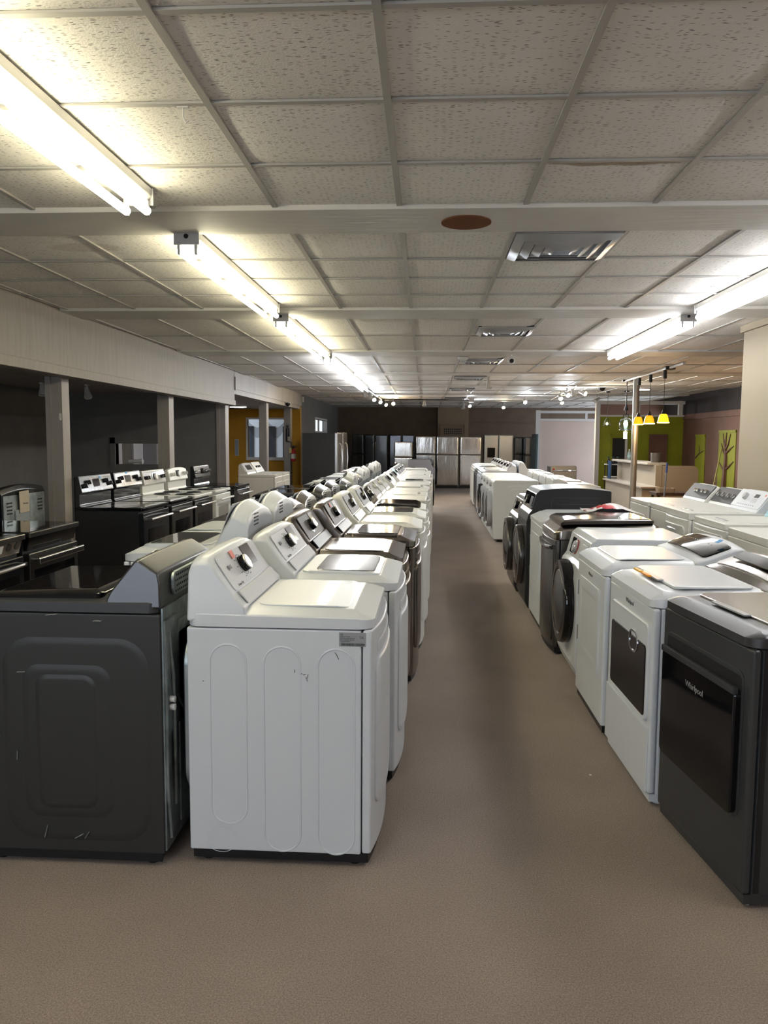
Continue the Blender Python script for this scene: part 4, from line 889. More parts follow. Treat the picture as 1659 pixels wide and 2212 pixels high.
# ------------------------------------------------------------------ ranges
def range_stove(label, X, Y, rz=0, W=.76, D=.66, side=BLACKM, topm=BLACKG, doorm=DSTEEL, guard=STEEL, gbody=BLACKE, handle=STEEL, knobm=BLACKP, coil=False, knobs_u=(-.30, -.21, .21, .30), zg=1.215, gshape='square', win=BLACKG, group='ranges standing before the grey alcove'):
    t = thing('kitchen_range', label, 'stove', (X, Y, 0), rz, group); h = W/2
    G().add(box(-D, -.03, -h+.005, h-.005, .03, .885, .004)).build('cabinet', side, t)
    G().add(box(-D+.03, -.06, -h+.03, h-.03, 0, .04)).build('base', BLACKP, t)
    G().add(slab(-h, h, -D, .02, .02, [(0, .885), (0, .908), (.006, .915), (.02, .917)], 5, lambda u, v, n: (v, u, n))).build('cooktop', topm, t)
    for (u, v, r) in ((-.19, -.16, .10), (.19, -.16, .085), (-.19, -.44, .085), (.19, -.44, .10)):
        if coil:
            g = G().add(lathe([(r*1.15, .917), (r*1.15, .921), (r*.9, .916)], 24), T(v, u))
            for k in range(4): g.add(tube([(v+r*(k+1)/4.2*math.cos(a*PI/12), u+r*(k+1)/4.2*math.sin(a*PI/12), .926) for a in range(24)], .005, 6, True))
            g.build('burner', BLACKP, t)
        else:
            G().add(frame_ring(u-r, u+r, v-r, v+r, r, .003, .0006, .9172), MT(0)).build('burner', CHAR, t)
    d = G().add(slab(-h+.01, h-.01, .20, .86, .012, [(0, -.03), (0, .015), (.006, .02)], 4), MF(0)).build('oven_door', doorm, t)
    G().add(slab(-h+.13, h-.13, .36, .70, .02, [(0, .018), (0, .0215), (.002, .022)], 4), MF(0)).build('oven_window', win, d)
    g = G().add(tube([(.075, -h+.07, .80), (.085, 0, .805), (.075, h-.07, .80)], .013, 8))
    for u in (-h+.08, h-.08): g.add(box(.015, .075, u-.012, u+.012, .79, .81))
    g.build('door_handle', handle, d)
    G().add(box(-.03, .012, -h+.01, h-.01, .05, .19, .006)).build('drawer', doorm, t)
    # backguard
    zt = .917; pr = [(-D, .90), (-D, zg-.01), (-D+.015, zg), (-D+.05, zg), (-D+.085, zg-.16), (-D+.055, zg-.18), (-D+.055, zt+.02), (-D+.07, zt)]
    cr = .03 if gshape == 'arch' else .0
    wr = (lambda x, y, z: (x, y, z-cr*max(0, (z-1.05)/(zg-1.05))*(abs(y)/h)**3)) if cr else None
    bgd = G().add(prism(pr, -h+.005, h-.005, .006, 2, wr, 10 if cr else 0)).build('backguard', gbody, t, 45)
    Mx = MP((-D+.085, zg-.16), (-D+.05, zg)); 
    G().add(raised(-h+.03 if guard is STEEL else -h+.012, h-.012, .004, .150-cr*.6, .012, .004, .002, -.004), Mx).build('control_panel', guard, t)
    for u in knobs_u:
        zz = .075 + (.02 if abs(u) < .25 else -.012)*(1 if guard is STEEL and knobm is BLACKP and len(knobs_u) == 4 and zg > 1.21 else 0)
        G().add(lathe([(.024, 0), (.022, .018), (.018, .026)], 16), Mx @ T(u, zz)).add(box(-.006, .006, -.022, .022, .018, .036, .003), Mx @ T(u, zz) @ Matrix.Rotation(.3, 4, 'Z')).build('knob', knobm, t)
    G().add(raised(-.085, .06, .045, .125, .004, .003, .001), Mx).build('display', BLACKG, t)
    return t
rs = [(7.34, 'black range with steel control panel and black glass top, nearest of the range row'), (8.17, 'black range with a wide steel backguard and blue sticker, second in the range row'),
      (9.00, 'white coil-top range with black control panel and one white knob, third in the range row'), (9.90, 'white coil-top range with arched white control panel, fourth in the range row'), (10.95, 'stainless range with steel knobs, farthest in the range row')]
RXF = -2.77
s1 = range_stove(rs[0][1], RXF, yc(rs[0][0], .76), doorm=BLACKE)
s2 = range_stove(rs[1][1], RXF, yc(rs[1][0], .76), doorm=DSTEEL)
for s_, Mq in ((s1, .10), (s2, -.03)): G().add(box(-.02, .02, -.012, .012, 0, .0015), MP((-.66+.085, 1.215-.16), (-.66+.05, 1.215)) @ T(Mq, .135 if s_ is s1 else .15, .001)).build('sticker', BLUES, s_)
s3 = range_stove(rs[2][1], RXF, yc(rs[2][0], .76), side=BLACKM, topm=WHITE2, doorm=BLACKE, guard=BLACKE, gbody=WHITE2, coil=True, zg=1.20, knobs_u=(-.31, -.24, .22, .29))
Mx = MP((-.66+.085, 1.20-.16), (-.66+.05, 1.20))
G().add(lathe([(.045, 0), (.04, .02), (.02, .022)], 20), Mx @ T(.03, .08)).build('timer_knob', WHITE2, s3); G().add(box(.08, .11, .06, .13, 0, .003), Mx).build('sticker', RED, s3)
s4 = range_stove(rs[3][1], RXF, yc(rs[3][0], .76), side=WHITE2, topm=WHITE2, doorm=WHITE2, guard=WHITE2, gbody=WHITE2, coil=True, zg=1.20, gshape='arch', knobm=WHITE2, handle=WHITE2, win=PANELG)
G().add(lathe([(.04, 0), (.035, .02), (.02, .022)], 20), MP((-.66+.085, 1.20-.16), (-.66+.05, 1.20)) @ T(.0, .075)).build('timer_knob', GREYTRIM, s4)
s5 = range_stove(rs[4][1], RXF+.02, yc(rs[4][0], .76), doorm=DSTEEL, guard=DSTEEL, knobm=CHROME, zg=1.19, knobs_u=(-.32, -.27, -.22, .17, .22, .27, .32))
# slide-in ranges in front of the alcove, no backguard, controls at the front
def slide_in(label, Y, steel, ctrl):
    t = thing('slide_in_range', label, 'stove', (-2.79, Y, 0), 0, 'slide-in ranges at the left edge'); h = .38; D = .64
    G().add(box(-D, -.03, -h+.005, h-.005, .03, .86, .004)).build('cabinet', BLACKM, t)
    G().add(slab(-h, h, -D, .035, .012, [(0, .895), (0, .925), (.004, .93), (.014, .93)], 4, lambda u, v, n: (v, u, n))).build('cooktop_frame', steel, t)
    G().add(slab(-h+.02, h-.02, -D+.01, .01 if not ctrl else -.05, .01, [(0, .92), (0, .9315), (.002, .932)], 4, lambda u, v, n: (v, u, n))).build('cooktop', BLACKG, t)
    G().add(prism([(-.03, .895), (.02, .895), (-.005, .80), (-.03, .80)], -h+.02, h-.02, .004)).build('front_fascia', BLACKG if not ctrl else steel, t)
    if ctrl:
        Mx = MP((.0, .81), (.03, .90))
        for u in (-.30, -.20, .20, .30): knob(t, Mx, u, .05, .026, .045, CHROME, DSTEEL)
        G().add(box(-.10, .12, .02, .075, 0, .003), Mx).build('display', PANELW, t)
    d = G().add(slab(-h+.01, h-.01, .20, .78, .012, [(0, -.03), (0, .015), (.006, .02)], 4), MF(0)).build('oven_door', steel if not ctrl else BLACKE, t)
    G().add(slab(-h+.07, h-.07, .27, .66, .01, [(0, .018), (0, .0215), (.002, .022)], 4), MF(0)).build('oven_window', BLACKG, d)
    if not ctrl: g = G().add(prism([(.06, .735), (.07, .705), (.085, .71), (.085, .745), (.075, .755)], -h+.03, h-.03, .004))
    else: g = G().add(tube([(.05, -h+.04, .73), (.08, 0, .735), (.05, h-.04, .73)], .014, 8))
    for u in (-h+.06, h-.06): g.add(box(.015, .07, u-.012, u+.012, .72, .74))
    g.build('door_handle', STEEL, d)
    G().add(box(-.03, .012, -h+.01, h-.01, .05, .19, .006)).build('drawer', steel, t)
    return t
slide_in('slide-in range with flat black glass top and broad steel handle, at the left edge', 5.60, DSTEEL, False)
slide_in('slide-in range with front knobs cut by the left edge of the photo', 4.78, STEEL, True)
# two ranges turned back-out behind them
for i, (y, dsc) in enumerate([(6.70, 'range turned with its galvanised back outward, an envelope taped to it'), (5.88, 'range with bare metal back panels cut by the left edge')]):
    t = thing('reversed_range', dsc, 'stove', (-4.20, y, 0), PI, 'ranges turned back-out in the alcove'); h = .37; D = .62
    pr = [(-.03, .03), (-D+.0, .03), (-D+.0, 1.10), (-D+.02, 1.14), (-D+.08, 1.14), (-D+.10, .92), (-.03, .92)]
    wr = lambda x, y, z: (x, y, z+(.035*(1-(y/h)**2) if z > 1.0 else 0))
    G().add(prism(pr, -h, h, .004, 2, wr, 8)).build('cabinet', BLACKE, t)
    G().add(box(-D-.006, -D, -h+.02, h-.02, .1, 1.09)).build('back_panel', GALV, t)
    for u in ((-.27,) if i else (.26, -.26)):
        g = G()
        for k in range(4): g.add(box(u-.04, u+.04, .93+.03*k, .942+.03*k, 0, .004), MB(-D-.006))
        g.build('louvres', VOID, t)
    G().add(raised(-.17, .05, .80, .96, .01, .012, .006), MB(-D-.006)).build('terminal_cover', GALVL, t)
    if i == 0:
        e = G().add(box(-.09, .07, .0, .19, 0, .006, .001), MB(-D-.02) @ T(-.03, .93) @ Matrix.Rotation(.03, 4, 'Z')).build('document_envelope', MANILA, t)
        text('Warranty', .022, MB(-D-.0275) @ T(-.03, 1.01), INK, t)

# ------------------------------------------------------------------ refrigerators
def fridge(label, X, Y, rz, kind='top', W=.74, H=1.69, D=.74, doorm=FSTEEL, side=DSTEEL, handle=STEEL, disp=False, split=None, group='refrigerators along the back wall', hs=True):
    t = thing('refrigerator', label, 'refrigerator', (X, Y, 0), rz, group); h = W/2
    G().add(box(-D, -.06, -h+.004, h-.004, .02, H-.015, .006)).build('cabinet', side, t)
    G().add(box(-D+.03, -.04, -h+.02, h-.02, 0, .07)).build('base', BLACKP, t)
    def door(u0, u1, v0, v1, m=None):
        return G().add(slab(u0, u1, v0, v1, .02, [(0, -.055), (0, -.012), (.004, -.004), (.015, .001), (.05, .005)], 4), MF(0)).build('door', m or doorm, t)
    def vh(d, u, v0, v1, bow=.06):
        G().add(tube([(0.0, u, v0), (bow*.7, u, v0+.05), (bow, u, (v0+v1)/2), (bow*.7, u, v1-.05), (0.0, u, v1)], .012, 8)).build('door_handle', handle, d)
    if kind == 'top':
        s = split or H*.66
        a = door(-h, h, s+.006, H); b = door(-h, h, .07, s-.006)
        if hs: vh(a, h-.045, s+.03, s+.30, .04); vh(b, h-.045, s-.50, s-.03, .04)
    elif kind == 'french':
        s = split or .68
        a = door(-h, -.003, s, H); c = door(.003, h, s, H); b = door(-h, h, .07, s-.012)
        if hs:
            vh(a, -.04, s+.08, H-.25); vh(c, .04, s+.08, H-.25)
            G().add(tube([(0, -h+.08, s-.08), (.05, -h+.1, s-.075), (.055, 0, s-.07), (.05, h-.1, s-.075), (0, h-.08, s-.08)], .012, 8)).build('door_handle', handle, b)
        if disp: G().add(slab(-h+.10, -.12, 1.02, 1.34, .01, [(0, .0), (0, .008), (.004, .009)], 4), MF(0)).build('water_dispenser', BLACKG, a)
    elif kind == 'side':
        a = door(-h, -.06, .07, H); c = door(-.054, h, .07, H)
        if hs: vh(a, -.09, .5, 1.5, .05); vh(c, -.02, .5, 1.5, .05)
    return t
FS = -PI/2
# facing the camera along the back wall
for (x0, x1, kind, H_, dm, sd, dsp, y, dsc, hs) in [
    (766, 791, 'top', 1.76, BLACKE, BLACKE, 0, 25.8, 'black refrigerator in the back left corner behind the steel french-door ones', True),
    (793, 843, 'side', 1.75, BLACKE, BLACKE, 0, 25.8, 'wide black side-by-side refrigerator left of the glossy french-door one', True),
    (846, 901, 'french', 1.75, mat('black_mirror_steel', (.05, .05, .055), .1, metal=.9), BLACKE, 0, 25.8, 'glossy black french-door refrigerator behind the shorter steel one', False),
    (903, 946, 'top', 1.70, FSTEEL, DSTEEL, 0, 25.8, 'stainless top-freezer refrigerator with golden reflections, left of the aisle end', False),
    (948, 995, 'top', 1.70, FSTEEL, DSTEEL, 0, 25.8, 'stainless top-freezer refrigerator standing right at the end of the aisle', False),
    (999, 1044, 'top', 1.69, FSTEEL, DSTEEL, 0, 25.9, 'stainless top-freezer refrigerator right of the aisle end, half hidden by the right row', False),
    (1050, 1112, 'french', 1.77, mat('dull_steel', (.30, .30, .29), .25, metal=1.0), DSTEEL, 1, 25.8, 'grey steel french-door refrigerator with a black water dispenser', False)]:
    X0, X1 = [(x-935)/F_PX*y for x in (x0, x1)]
    f = fridge(dsc, (X0+X1)/2, y, FS, kind, X1-X0, H_, .80, dm, sd, disp=bool(dsp), hs=hs and kind == 'side', split=1.10 if kind == 'top' else None)
fridge('short stainless refrigerator standing before the glossy black french-door one', -.85, 24.6, FS, 'top', .58, 1.51, .62, FSTEEL, BLACKE, split=1.03, hs=False)
fridge('narrow black refrigerator right of the grey french-door one', 2.93, 25.8, FS, 'top', .36, 1.70, .7, BLACKE, BLACKE, hs=False)
fridge('slim dark steel refrigerator next to the white partition', 3.13, 24.95, FS, 'top', .27, 1.70, .6, DSTEEL, BLACKE, hs=False)
o = G().add(prism([(-.03, 0), (.03, 0), (.05, 1.78), (-.01, 1.78)], -.3, .3, .006)).build('metal_panel', mat('blue_grey_metal', (.10, .15, .18), .35, metal=.6)); o.location = (3.19, 24.4, 0); o.rotation_euler = (0, 0, .1)
tag(o, 'narrow bluish metal panel standing on edge beside the white partition', 'metal panel')
# french-door pair facing the aisle from the left wall
f1 = fridge('french-door refrigerator turned sideways, its dark grey side toward the camera', -2.16, 18.15+.46, 0, 'french', .91, 1.74, .82, STEEL, GRAPHS, group='refrigerators facing the aisle from the left')
f2 = fridge('second french-door refrigerator facing the aisle, behind the dark grey sided one', -2.14, 19.2+.46, 0, 'french', .91, 1.75, .80, STEEL, DSTEEL, group='refrigerators facing the aisle from the left')

# ------------------------------------------------------------------ ceiling and wall devices
def aim(o, d): o.rotation_euler = Vector(d).to_track_quat('Z', 'Y').to_euler()
def spot(label, x, y, d, lit=None, white=True, z=CZ, dz=.13, R=.055):
    t = thing('track_spotlight', label, 'spotlight', (x, y, z), 0, 'track spotlights over the far aisle')
    m = mat('spot_white', (.6, .58, .54), .4) if white else BLACKP
    G().add(cyl(.012, -dz+.02, 0, 10)).add(box(-.02, .02, -.05, .05, -.02, 0, .003)).build('stem', m, t)
    hd = G().add(lathe([(.015, -.10), (.028, -.09), (R*.7, -.01), (R, .06), (R, .075), (R*.85, .075), (R*.8, .055)], 20)).build('lamp_head', m, t)
    hd.location = (0, 0, -dz); aim(hd, d)
    bl = G().add(lathe([(R*.80, .055), (R*.72, .068), (.01, .075)], 20)).build('lamp_lens', {'c': E_SPOTC, 'w': E_SPOTW}.get(lit, PANELW), hd)
    if lit:
        l = bpy.data.lights.new('spot_beam', 'SPOT'); l.energy = 170 if lit == 'c' else 130; l.color = (.85, .93, 1) if lit == 'c' else (1, .78, .48)
        l.spot_size = 2.2; l.spot_blend = .8; l.shadow_soft_size = .04
        lo = bpy.data.objects.new('spot_beam', l); COL.objects.link(lo); lo.parent = hd; lo.location = (0, 0, .09); lo.rotation_euler = (PI, 0, 0)
    return t
def P(px, py, z):   # a spot on the ceiling plane, measured once from the plan
    return ((px-935)/F_PX*((z-CAM_H)*F_PX/(951-py)), (z-CAM_H)*F_PX/(951-py))
tr = thing('lighting_track', 'black lighting track running back from the last fluorescent fixture', 'light track')
pts = [(-1.42, 17.2), (-1.40, 19.5), (-1.38, 21.5), (-1.36, 23.5)]
G().add(tube([(x, y, CZ-.03) for x, y in pts], .018, 6)).build('rail', BLACKP, tr)
G().add(tube([(-1.38, 22.0, CZ-.03), (1.1, 22.1, CZ-.03)], .016, 6)).build('rail', BLACKP, tr)
G().add(box(1.05, 1.20, 22.0, 22.15, CZ-.09, CZ, .01)).build('junction_box', PAINTW, tr)
SP = [(-1.44, 17.3, (.1, -.3, -1), None, 'white spotlight nearest on the left track, unlit'), (-1.42, 18.4, (.2, -.2, -1), None, 'second unlit white spotlight on the left track'),
      (-1.42, 19.6, (.3, -1, -.5), 'c', 'lit cool spotlight on the left track'), (-1.36, 20.9, (.5, -1, -.5), 'c', 'lit spotlight behind the cool one on the left track'),
      (-1.30, 22.4, (.6, -1, -.6), 'w', 'lit warm spotlight low on the left track'), (-1.05, 22.0, (.1, -1, -.25), 'w', 'brightest warm spotlight at the end of the left track'),
      (-.18, 22.05, (0, -.3, -1), None, 'unlit white spotlight hanging mid-way on the cross track'), (.98, 23.9, (-.1, -.4, -1), None, 'unlit beige spotlight by the brown pilaster'),
      (1.10, 23.0, (.5, -1, -.6), 'c', 'lit spotlight by the brown pilaster'), (2.15, 23.6, (.0, -1, -.8), 'w', 'lit yellowish spotlight before the dark back wall'),
      (2.42, 20.6, (.2, -1, -.5), 'c', 'bright cool spotlight alone on the right part of the ceiling'), (1.04, 14.4, (.1, -.3, -1), None, 'white unlit spotlight beside the fourth air diffuser'),
      (3.35, 20.5, (.1, -1, -.9), 'w', 'small lit spotlight left in the right cluster'), (3.0, 18.6, (.2, -1, -.7), 'c', 'small lit cool spotlight in the right cluster'),
      (2.95, 17.4, (.4, -1, -.5), 'c', 'brightest cool spotlight of the right cluster'), (3.0, 16.9, (.3, -.6, -1), None, 'unlit beige spotlight in the right cluster'),
      (3.2, 16.9, (.9, -1, -.5), 'w', 'lit warm spotlight at the right end of the cluster'), (4.1, 19.8, (-.9, -.5, -.6), None, 'white unlit spotlight by the white corner post')]
for x, y, d, lit, dsc in SP: spot(dsc, x, y, d, lit)
G().add(tube([(3.3, 22.0, CZ-.03), (2.95, 16.2, CZ-.03)], .016, 6)).build('rail', PAINTW, thing('lighting_track', 'pale lighting track carrying the right spotlight cluster', 'light track'))
# alcove spots
spot('unlit white spotlight in the grey alcove, left of a pair', -5.35, 10.6, (.1, -.2, -1), None, z=2.335, dz=.10)
spot('unlit white spotlight in the grey alcove, right of a pair', -4.85, 10.9, (.4, -.5, -1), None, z=2.335, dz=.12)
# camera, smoke detector, dome camera, door sensor
t = thing('security_camera', 'white ceiling-mounted camera with a black lens over the aisle', 'camera', (1.04, 10.45, CZ-.01), 0)
G().add(cyl(.07, -.012, 0, 20)).add(cyl(.012, -.05, 0, 10)).build('mount', PAINTW, t)
hd = G().add(lathe([(.02, -.05), (.045, -.04), (.05, .05), (.046, .06)], 20)).build('camera_body', PAINTW, t); hd.location = (0, -.02, -.085); aim(hd, (0, -1, -.25))
G().add(cyl(.028, .058, .066, 16)).build('lens', BLACKG, hd)
o = G().add(lathe([(.075, 0), (.075, -.02), (.05, -.04), (.01, -.042)], 20), T(.43, 10.9, CZ-.01)).build('smoke_detector', PAINTW); tag(o, 'round white smoke detector beside the third air diffuser', 'smoke detector')
t = thing('dome_camera', 'small black dome camera on the ceiling left of the glass pendant', 'camera', (3.60, 16.9, CZ)); G().add(cyl(.085, -.03, 0, 20)).build('mount', BLACKP, t); G().add(lathe([(.065, -.03), (.055, -.06), (.03, -.085), (.005, -.09)], 20)).build('dome', BLACKG, t)
t = thing('motion_sensor', 'small cream motion sensor on the taupe header', 'sensor', (LX+.005, 20.0, 2.52)); G().add(box(0, .05, -.05, .05, 0, .14, .01)).build('housing', CREAM, t); G().add(cyl(.02, 0, .006, 12), MF(.05, .05)).build('sensor_lens', PANELW, t)
t = thing('security_camera', 'black camera under the taupe header between the two far posts', 'camera', (LX+.03, 17.9, 2.40)); G().add(box(-.05, .05, -.05, .05, 0, .02)).build('mount', PAINTW, t); G().add(lathe([(.055, 0), (.05, -.04), (.02, -.07)], 16)).build('dome', BLACKG, t)
# led discs
def led(x, y, z, r, dsc):
    t = thing('disc_light', dsc, 'ceiling light', (x, y, z)); G().add(lathe([(r, 0), (r, -.02), (r*.95, -.035)], 32)).build('trim_ring', PAINTW, t); G().add(lathe([(r*.93, -.034), (r*.9, -.042), (.01, -.044)], 32)).build('diffuser', E_LED, t)
led(4.45, 17.0, CZ-.02, .17, 'glowing white disc light on the ceiling above the counter')
led(-4.35, 17.6, 2.33, .20, 'glowing white disc light on the ceiling of the ochre room')
# steel pole
G().add(cyl(.055, 0, CZ, 20)).build('column', mat('pole_steel', (.33, .32, .30), .35, metal=.8), thing('support_column', 'round grey steel column behind the orange pendants', 'column', (3.66, 14.35, 0)))
# amber pendants on a white rail
tr = thing('pendant_rail', 'white ceiling rail carrying the three amber pendants', 'light track'); G().add(box(3.60, 3.64, 11.6, 15.0, CZ-.04, CZ-.01)).build('rail', PAINTW, tr); G().add(box(3.55, 3.70, 12.25, 12.42, CZ-.05, CZ, .01)).build('feed_box', BLACKP, tr)
for i, (x, y, m, dsc) in enumerate([(3.63, 12.55, E_YEL, 'yellow glass pendant, rightmost of the three hanging over the counter'), (3.63, 13.35, E_AMB, 'amber glass pendant in the middle of the three'), (3.63, 14.05, E_AMB, 'amber glass pendant, leftmost of the three, before the steel column')]):
    t = thing('pendant_light', dsc, 'pendant lamp', (x, y, 1.885), 0, 'three glass pendants over the counter')
    G().add(cyl(.028, CZ-.165-1.885, CZ-.03-1.885, 12)).build('adapter', BLACKP, t)
    G().add(cyl(.004, .16, CZ-.16-1.885, 8)).build('cord', BLACKP, t)
    G().add(lathe([(.012, .20), (.03, .15), (.032, .125)], 16)).build('cap', BLACKP, t)
    G().add(lathe([(.035, .128), (.055, .12), (.075, .06), (.086, .0), (.084, .0), (.072, .06), (.052, .115)], 28)).build('glass_shade', m, t)
    G().add(lathe([(.086, .0), (.094, -.006), (.092, -.012), (.07, -.008), (.02, .01)], 28)).build('shade_rim', E_RIM, t)
    l = bpy.data.lights.new('pendant_glow', 'POINT'); l.energy = 20; l.color = (1, .62, .28); l.shadow_soft_size = .05; lo = bpy.data.objects.new('pendant_glow', l); COL.objects.link(lo); lo.parent = t; lo.location = (0, 0, -.07)
# glass lantern pendant
t = thing('lantern_pendant', 'clear ribbed glass pendant on a black rod with a price tag below', 'pendant lamp', (3.65, 15.0, 1.90))
G().add(cyl(.009, .16, CZ-1.90-.02, 10)).add(box(-.09, .09, -.05, .05, CZ-1.90-.03, CZ-1.90, .004)).build('stem', BLACKP, t)
G().add(lathe([(.04, .12), (.10, .09), (.125, .02), (.115, -.05), (.095, -.09), (.092, -.09), (.112, -.05), (.121, .02), (.097, .087), (.038, .116)], 28)).build('glass_globe', CLEAR, t)
G().add(lathe([(.004, .07), (.035, .04), (.04, 0), (.02, -.04), (.004, -.05)], 16)).build('bulb', E_BULB, t)
g = G().add(tube([(.128*math.cos(a), 0, .0+.128*math.sin(a)) for a in [math.radians(k) for k in range(-60, 241, 15)]], .006, 6)); g.add(tube([(.11*math.cos(a*PI/12), .11*math.sin(a*PI/12), -.10) for a in range(24)], .007, 6, True)); g.add(tube([(.05*math.cos(math.radians(k)), 0, .14+.05*math.sin(math.radians(k))) for k in range(0, 181, 20)], .006, 6))
g.build('wire_frame', BLACKP, t)
G().add(box(-.035, .035, -.001, .001, -.27, -.14, .0005)).build('price_tag', PAPER, t); G().add(box(-.02, .02, -.003, -.001, -.20, -.155)).build('price_sticker', PINK, t); G().add(cyl(.0015, -.14, -.10, 6)).build('string', PAPER, t)
l = bpy.data.lights.new('bulb_glow', 'POINT'); l.energy = 35; l.color = (.85, 1, .95); l.shadow_soft_size = .04; lo = bpy.data.objects.new('bulb_glow', l); COL.objects.link(lo); lo.parent = t; lo.location = (0, 0, -.13)
# further pendants in shadow
t = thing('pendant_light', 'small dark cage pendant by the white partition, bulb lit', 'pendant lamp', (4.15, 17.2, 1.72)); t.location = (4.1, 18.6, 2.0)
G().add(cyl(.005, .12, CZ-2.0, 8)).add(cyl(.05, CZ-2.02, CZ-2.0, 14)).build('stem', BLACKP, t)
g = G()
for k in range(6): a = k*PI/3; g.add(tube([(.02*math.cos(a), .02*math.sin(a), .12), (.09*math.cos(a), .09*math.sin(a), .02), (.10*math.cos(a), .10*math.sin(a), -.06)], .003, 5))
g.add(tube([(.10*math.cos(k*PI/12), .10*math.sin(k*PI/12), -.06) for k in range(24)], .004, 5, True)); g.build('cage', BLACKP, t)
G().add(lathe([(.004, .02), (.02, 0), (.024, -.02), (.004, -.045)], 14)).build('bulb', emis('small_bulb', (1, .93, .8), 18), t)
t = thing('pendant_light', 'thin black pendant rod behind the lantern pendant', 'pendant lamp', (4.45, 18.3, 2.3)); G().add(cyl(.006, 0, CZ-2.3, 8)).add(cyl(.06, CZ-2.32, CZ-2.3, 14)).build('stem', BLACKP, t); G().add(lathe([(.02, .1), (.05, 0), (.045, -.02)], 16)).build('shade', BLACKP, t)

# ------------------------------------------------------------------ counter corner
c = thing('reception_counter', 'beige laminate reception counter with raised ledge', 'counter', (0, 0, 0))
KX, KY = 4.32, 15.3
G().add(box(KX, KX+.12, KY, 18.4, 0, 1.13, .004)).build('long_panel', LAMIN, c)
g = G(); bm = slab(KX+.12, 5.10, 0.0, 1.12, .001, [(0, 0), (0, .05)], 5)
pts = [(KX+.125, 0), (5.12, 0), (5.12, 1.02)]+[(5.12-.10+.10*math.cos(math.radians(a)), 1.02+.10*math.sin(math.radians(a))) for a in (20, 45, 70, 90)]+[(KX+.125, 1.12)]
G().add(prism(pts, KY, KY+.05)).build('end_panel', LAMIN, c)
G().add(slab(KX-.12, KX+.30, KY+.15, 18.5, .06, [(0, 1.13), (0, 1.165), (.004, 1.17)], 5)).build('ledge', LEDGE, c)
G().add(box(KX-.35, KX, KY-.3, 18.3, .70, .73, .004)).build('writing_shelf', LEDGE, c)
G().add(box(KX-.30, KX-.02, KY-.2, 18.2, 0, .70)).build('lower_panel', LAMIN, c)
def simple(name, o, label, cat, group=None): return tag(o, label, cat, group)
t = thing('water_bottle', 'clear plastic water bottle on the counter ledge', 'bottle', (KX+.05, 17.55, 1.17)); G().add(lathe([(.03, 0), (.035, .01), (.035, .15), (.014, .20), (.013, .215)], 18)).build('bottle_body', BOTTLE, t); G().add(cyl(.015, .215, .235, 12)).build('cap', PAINTW, t); G().add(cyl(.0358, .06, .12, 18)).build('bottle_label', mat('bottle_label', (.35, .55, .55), .5), t)
t = thing('crock', 'grey stoneware crock on the counter ledge', 'pot', (KX+.12, 15.75, 1.17)); G().add(lathe([(.09, 0), (.095, .01), (.098, .17), (.10, .19), (.088, .19), (.085, .03)], 24)).build('pot_body', STONE, t); G().add(cyl(.085, .15, .165, 20)).build('pot_filling', mat('pot_dark', (.05, .045, .04), .8), t)
# blue cloth hanging off the far end of the shelf
bm = bmesh.new(); V = []
for a in range(9):
    for b in range(11): V.append(bm.verts.new((4.10+.022*math.sin(a*1.7)-.02*b/10, 18.05+.035*a*(1-.4*b/10), 1.14-.072*b+.01*math.sin(a*2.1+b))))
for a in range(8):
    for b in range(10): bm.faces.new((V[a*11+b], V[a*11+b+1], V[(a+1)*11+b+1], V[(a+1)*11+b]))
tag(G().add(bm).build('hanging_cloth', DENIM), 'crumpled blue cloth hanging from the ledge at the far counter end', 'cloth')
t = thing('wire_shelf', 'small shelf with dark bottles at the far end of the counter', 'shelf', (4.30, 19.0, 0)); g = G()
for z in (.35, .72, 1.02): g.add(box(-.12, .30, -.15, .15, z, z+.02))
g.build('board', PAINTW, t); g = G()
for a in (-.11, .28):
    for b in (-.14, .13): g.add(box(a, a+.02, b, b+.02, 0, 1.05))
g.build('upright', BLACKP, t)
for k in range(3):
    q = thing('spray_bottle', ['dark bottle on the small shelf, leftmost', 'dark bottle on the small shelf, middle', 'dark bottle on the small shelf, rightmost'][k], 'bottle', (4.24+.11*k, 18.95, 1.04), 0, 'bottles on the small shelf')
    G().add(lathe([(.03, 0), (.033, .01), (.033, .09), (.012, .13), (.012, .16)], 14)).build('bottle_body', BLACKE, q); G().add(box(-.03, .012, -.01, .01, .15, .175)).build('spray_head', mat('teal', (.02, .08, .10), .5), q)
# table, tray, broom and stick
t = thing('side_table', 'low dark wooden table before the beige counter', 'table', (0, 0, 0))
G().add(box(3.78, 4.50, 13.3, 13.75, .68, .73, .006)).build('tabletop', WOODD, t)
for a in (3.83, 4.44):
    for b in (13.35, 13.70): G().add(box(a-.02, a+.02, b-.02, b+.02, 0, .68)).build('leg', WOODD, t)
t = thing('tray', 'white plastic tray on the dark wooden table', 'tray', (3.98, 13.5, .73)); G().add(slab(-.13, .13, -.09, .09, .02, [(0, 0), (-.01, .07), (-.004, .07), (.008, .012), (.02, .01)], 5)).build('tray_body', LEDGE, t)
t = thing('broom', 'broom handle with blue grip standing before the counter', 'broom', (3.55, 12.2, 0)); G().add(tube([(0, 0, .08), (.13, .25, 1.10)], .013, 8)).build('handle', mat('broom_grey', (.22, .24, .28), .4), t); G().add(tube([(.13, .25, 1.10), (.145, .28, 1.25)], .016, 8)).build('grip', BLUED, t); G().add(box(-.15, .15, -.03, .03, 0, .10, .01)).build('bristles', CHAR, t)
t = thing('stick', 'thin yellow-green stick leaning against the chocolate brown wall', 'stick', (0, 0, 0)); G().add(tube([(5.62, 16.2, .02), (6.22, 17.2, 1.42)], .014, 8)).build('pole', mat('stick_yellow', (.38, .36, .10), .5), t)
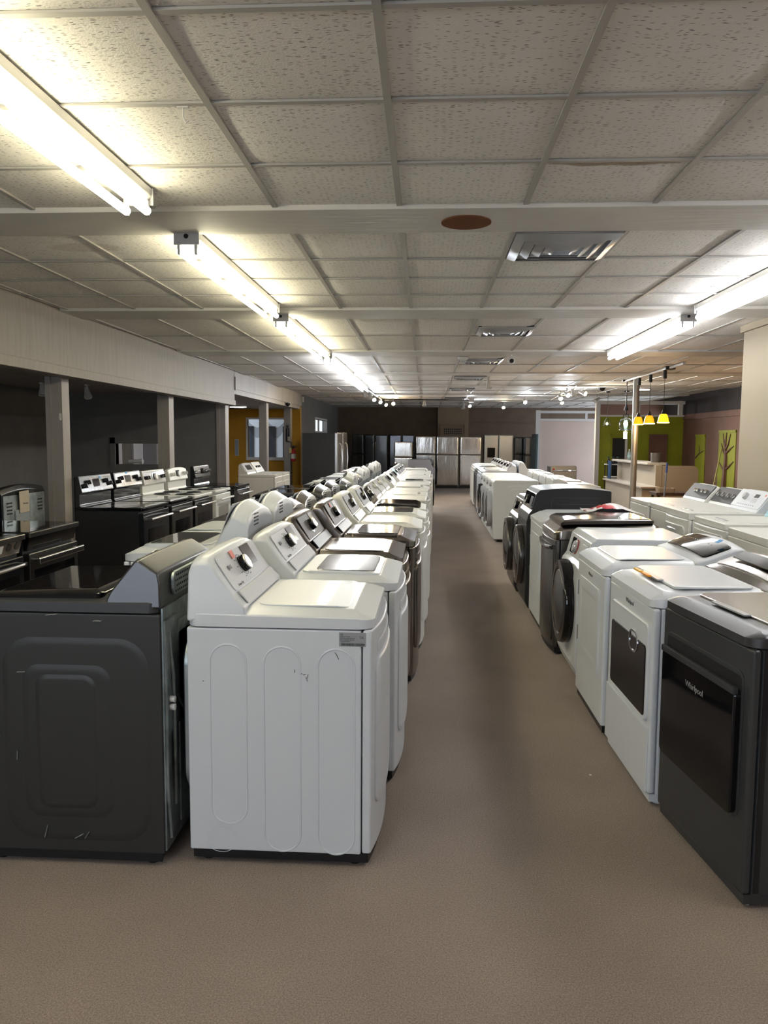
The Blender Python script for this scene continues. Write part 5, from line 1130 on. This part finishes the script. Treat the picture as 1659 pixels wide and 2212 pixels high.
# fire extinguisher and entry phone on the far post
ex = thing('fire_extinguisher', 'red fire extinguisher with a yellow tag on the far taupe post', 'fire extinguisher', (PX+.06, 19.16, 1.04), 0)
G().add(lathe([(.05, 0), (.062, .015), (.062, .24), (.045, .29), (.018, .31), (.018, .33)], 20)).build('cylinder', RED, ex)
G().add(lathe([(.0628, .06), (.0628, .18)], 20)).build('paper_label', PAPER, ex)
G().add(box(-.012, .09, -.01, .01, .33, .35, .004)).add(box(-.012, .08, -.01, .01, .365, .38, .004)).add(cyl(.02, .31, .37, 12)).build('valve_lever', BLACKP, ex)
G().add(tube([(.0, .03, .34), (-.06, .06, .30), (-.08, .06, .15), (-.07, .05, .05)], .008, 8)).build('hose', BLACKP, ex)
G().add(box(-.09, -.03, -.07, -.066, .20, .33, .001)).build('inspection_tag', mat('tag_yellow', (.62, .55, .22), .6), ex)
G().add(box(-.08, -.04, -.02, .02, .05, .35)).build('wall_bracket', BLACKP, ex)
ep = thing('wall_telephone', 'black wall telephone with a cream tag above the fire extinguisher', 'telephone', (PX-.06, 19.09, 1.52))
G().add(box(-.045, .045, -.05, 0, 0, .32, .01)).build('base_unit', BLACKP, ep); G().add(box(-.025, .025, -.09, -.05, .03, .30, .012)).build('handset', BLACKE, ep); G().add(cyl(.04, .33, .40, 14)).build('bell', BLACKP, ep)
G().add(box(.01, .07, -.10, -.095, .02, .12)).build('paper_tag', MANILA, ep)
pf = thing('picture_frame', 'small pale framed notice at the left end of the ochre wall', 'picture', (-4.93, 19.78, 1.15)); G().add(box(-.05, .05, -.02, 0, 0, .42, .004)).build('frame', PAINTW, pf); G().add(box(-.04, .04, -.023, -.02, .015, .405)).build('print', mat('print_grey', (.30, .33, .38), .6), pf)
# little plastic hook hanging from the ceiling grid
for x, y, dsc in ((-.86, 2.75, 'tiny white hook clipped to the ceiling grid near the first fixture'), (2.06, 6.0, 'tiny white hook clipped to the ceiling grid near the right fixture')):
    o = G().add(tube([(x, y, CZ), (x, y, CZ-.04), (x+.01, y, CZ-.06), (x+.02, y, CZ-.05)], .003, 6)).add(box(x-.02, x+.02, y-.008, y+.008, CZ-.01, CZ-.004)).build('ceiling_hook', PAINTW); tag(o, dsc, 'hook')
# specks on the carpet
for x, y, dsc in ((.78, 3.65, 'white paper speck on the carpet before the white dryer with a dark window'),):
    o = G().add(cyl(.006, 0, .004, 6), T(x, y, .002)).build('paper_scrap', PAPER); tag(o, dsc, 'paper scrap')
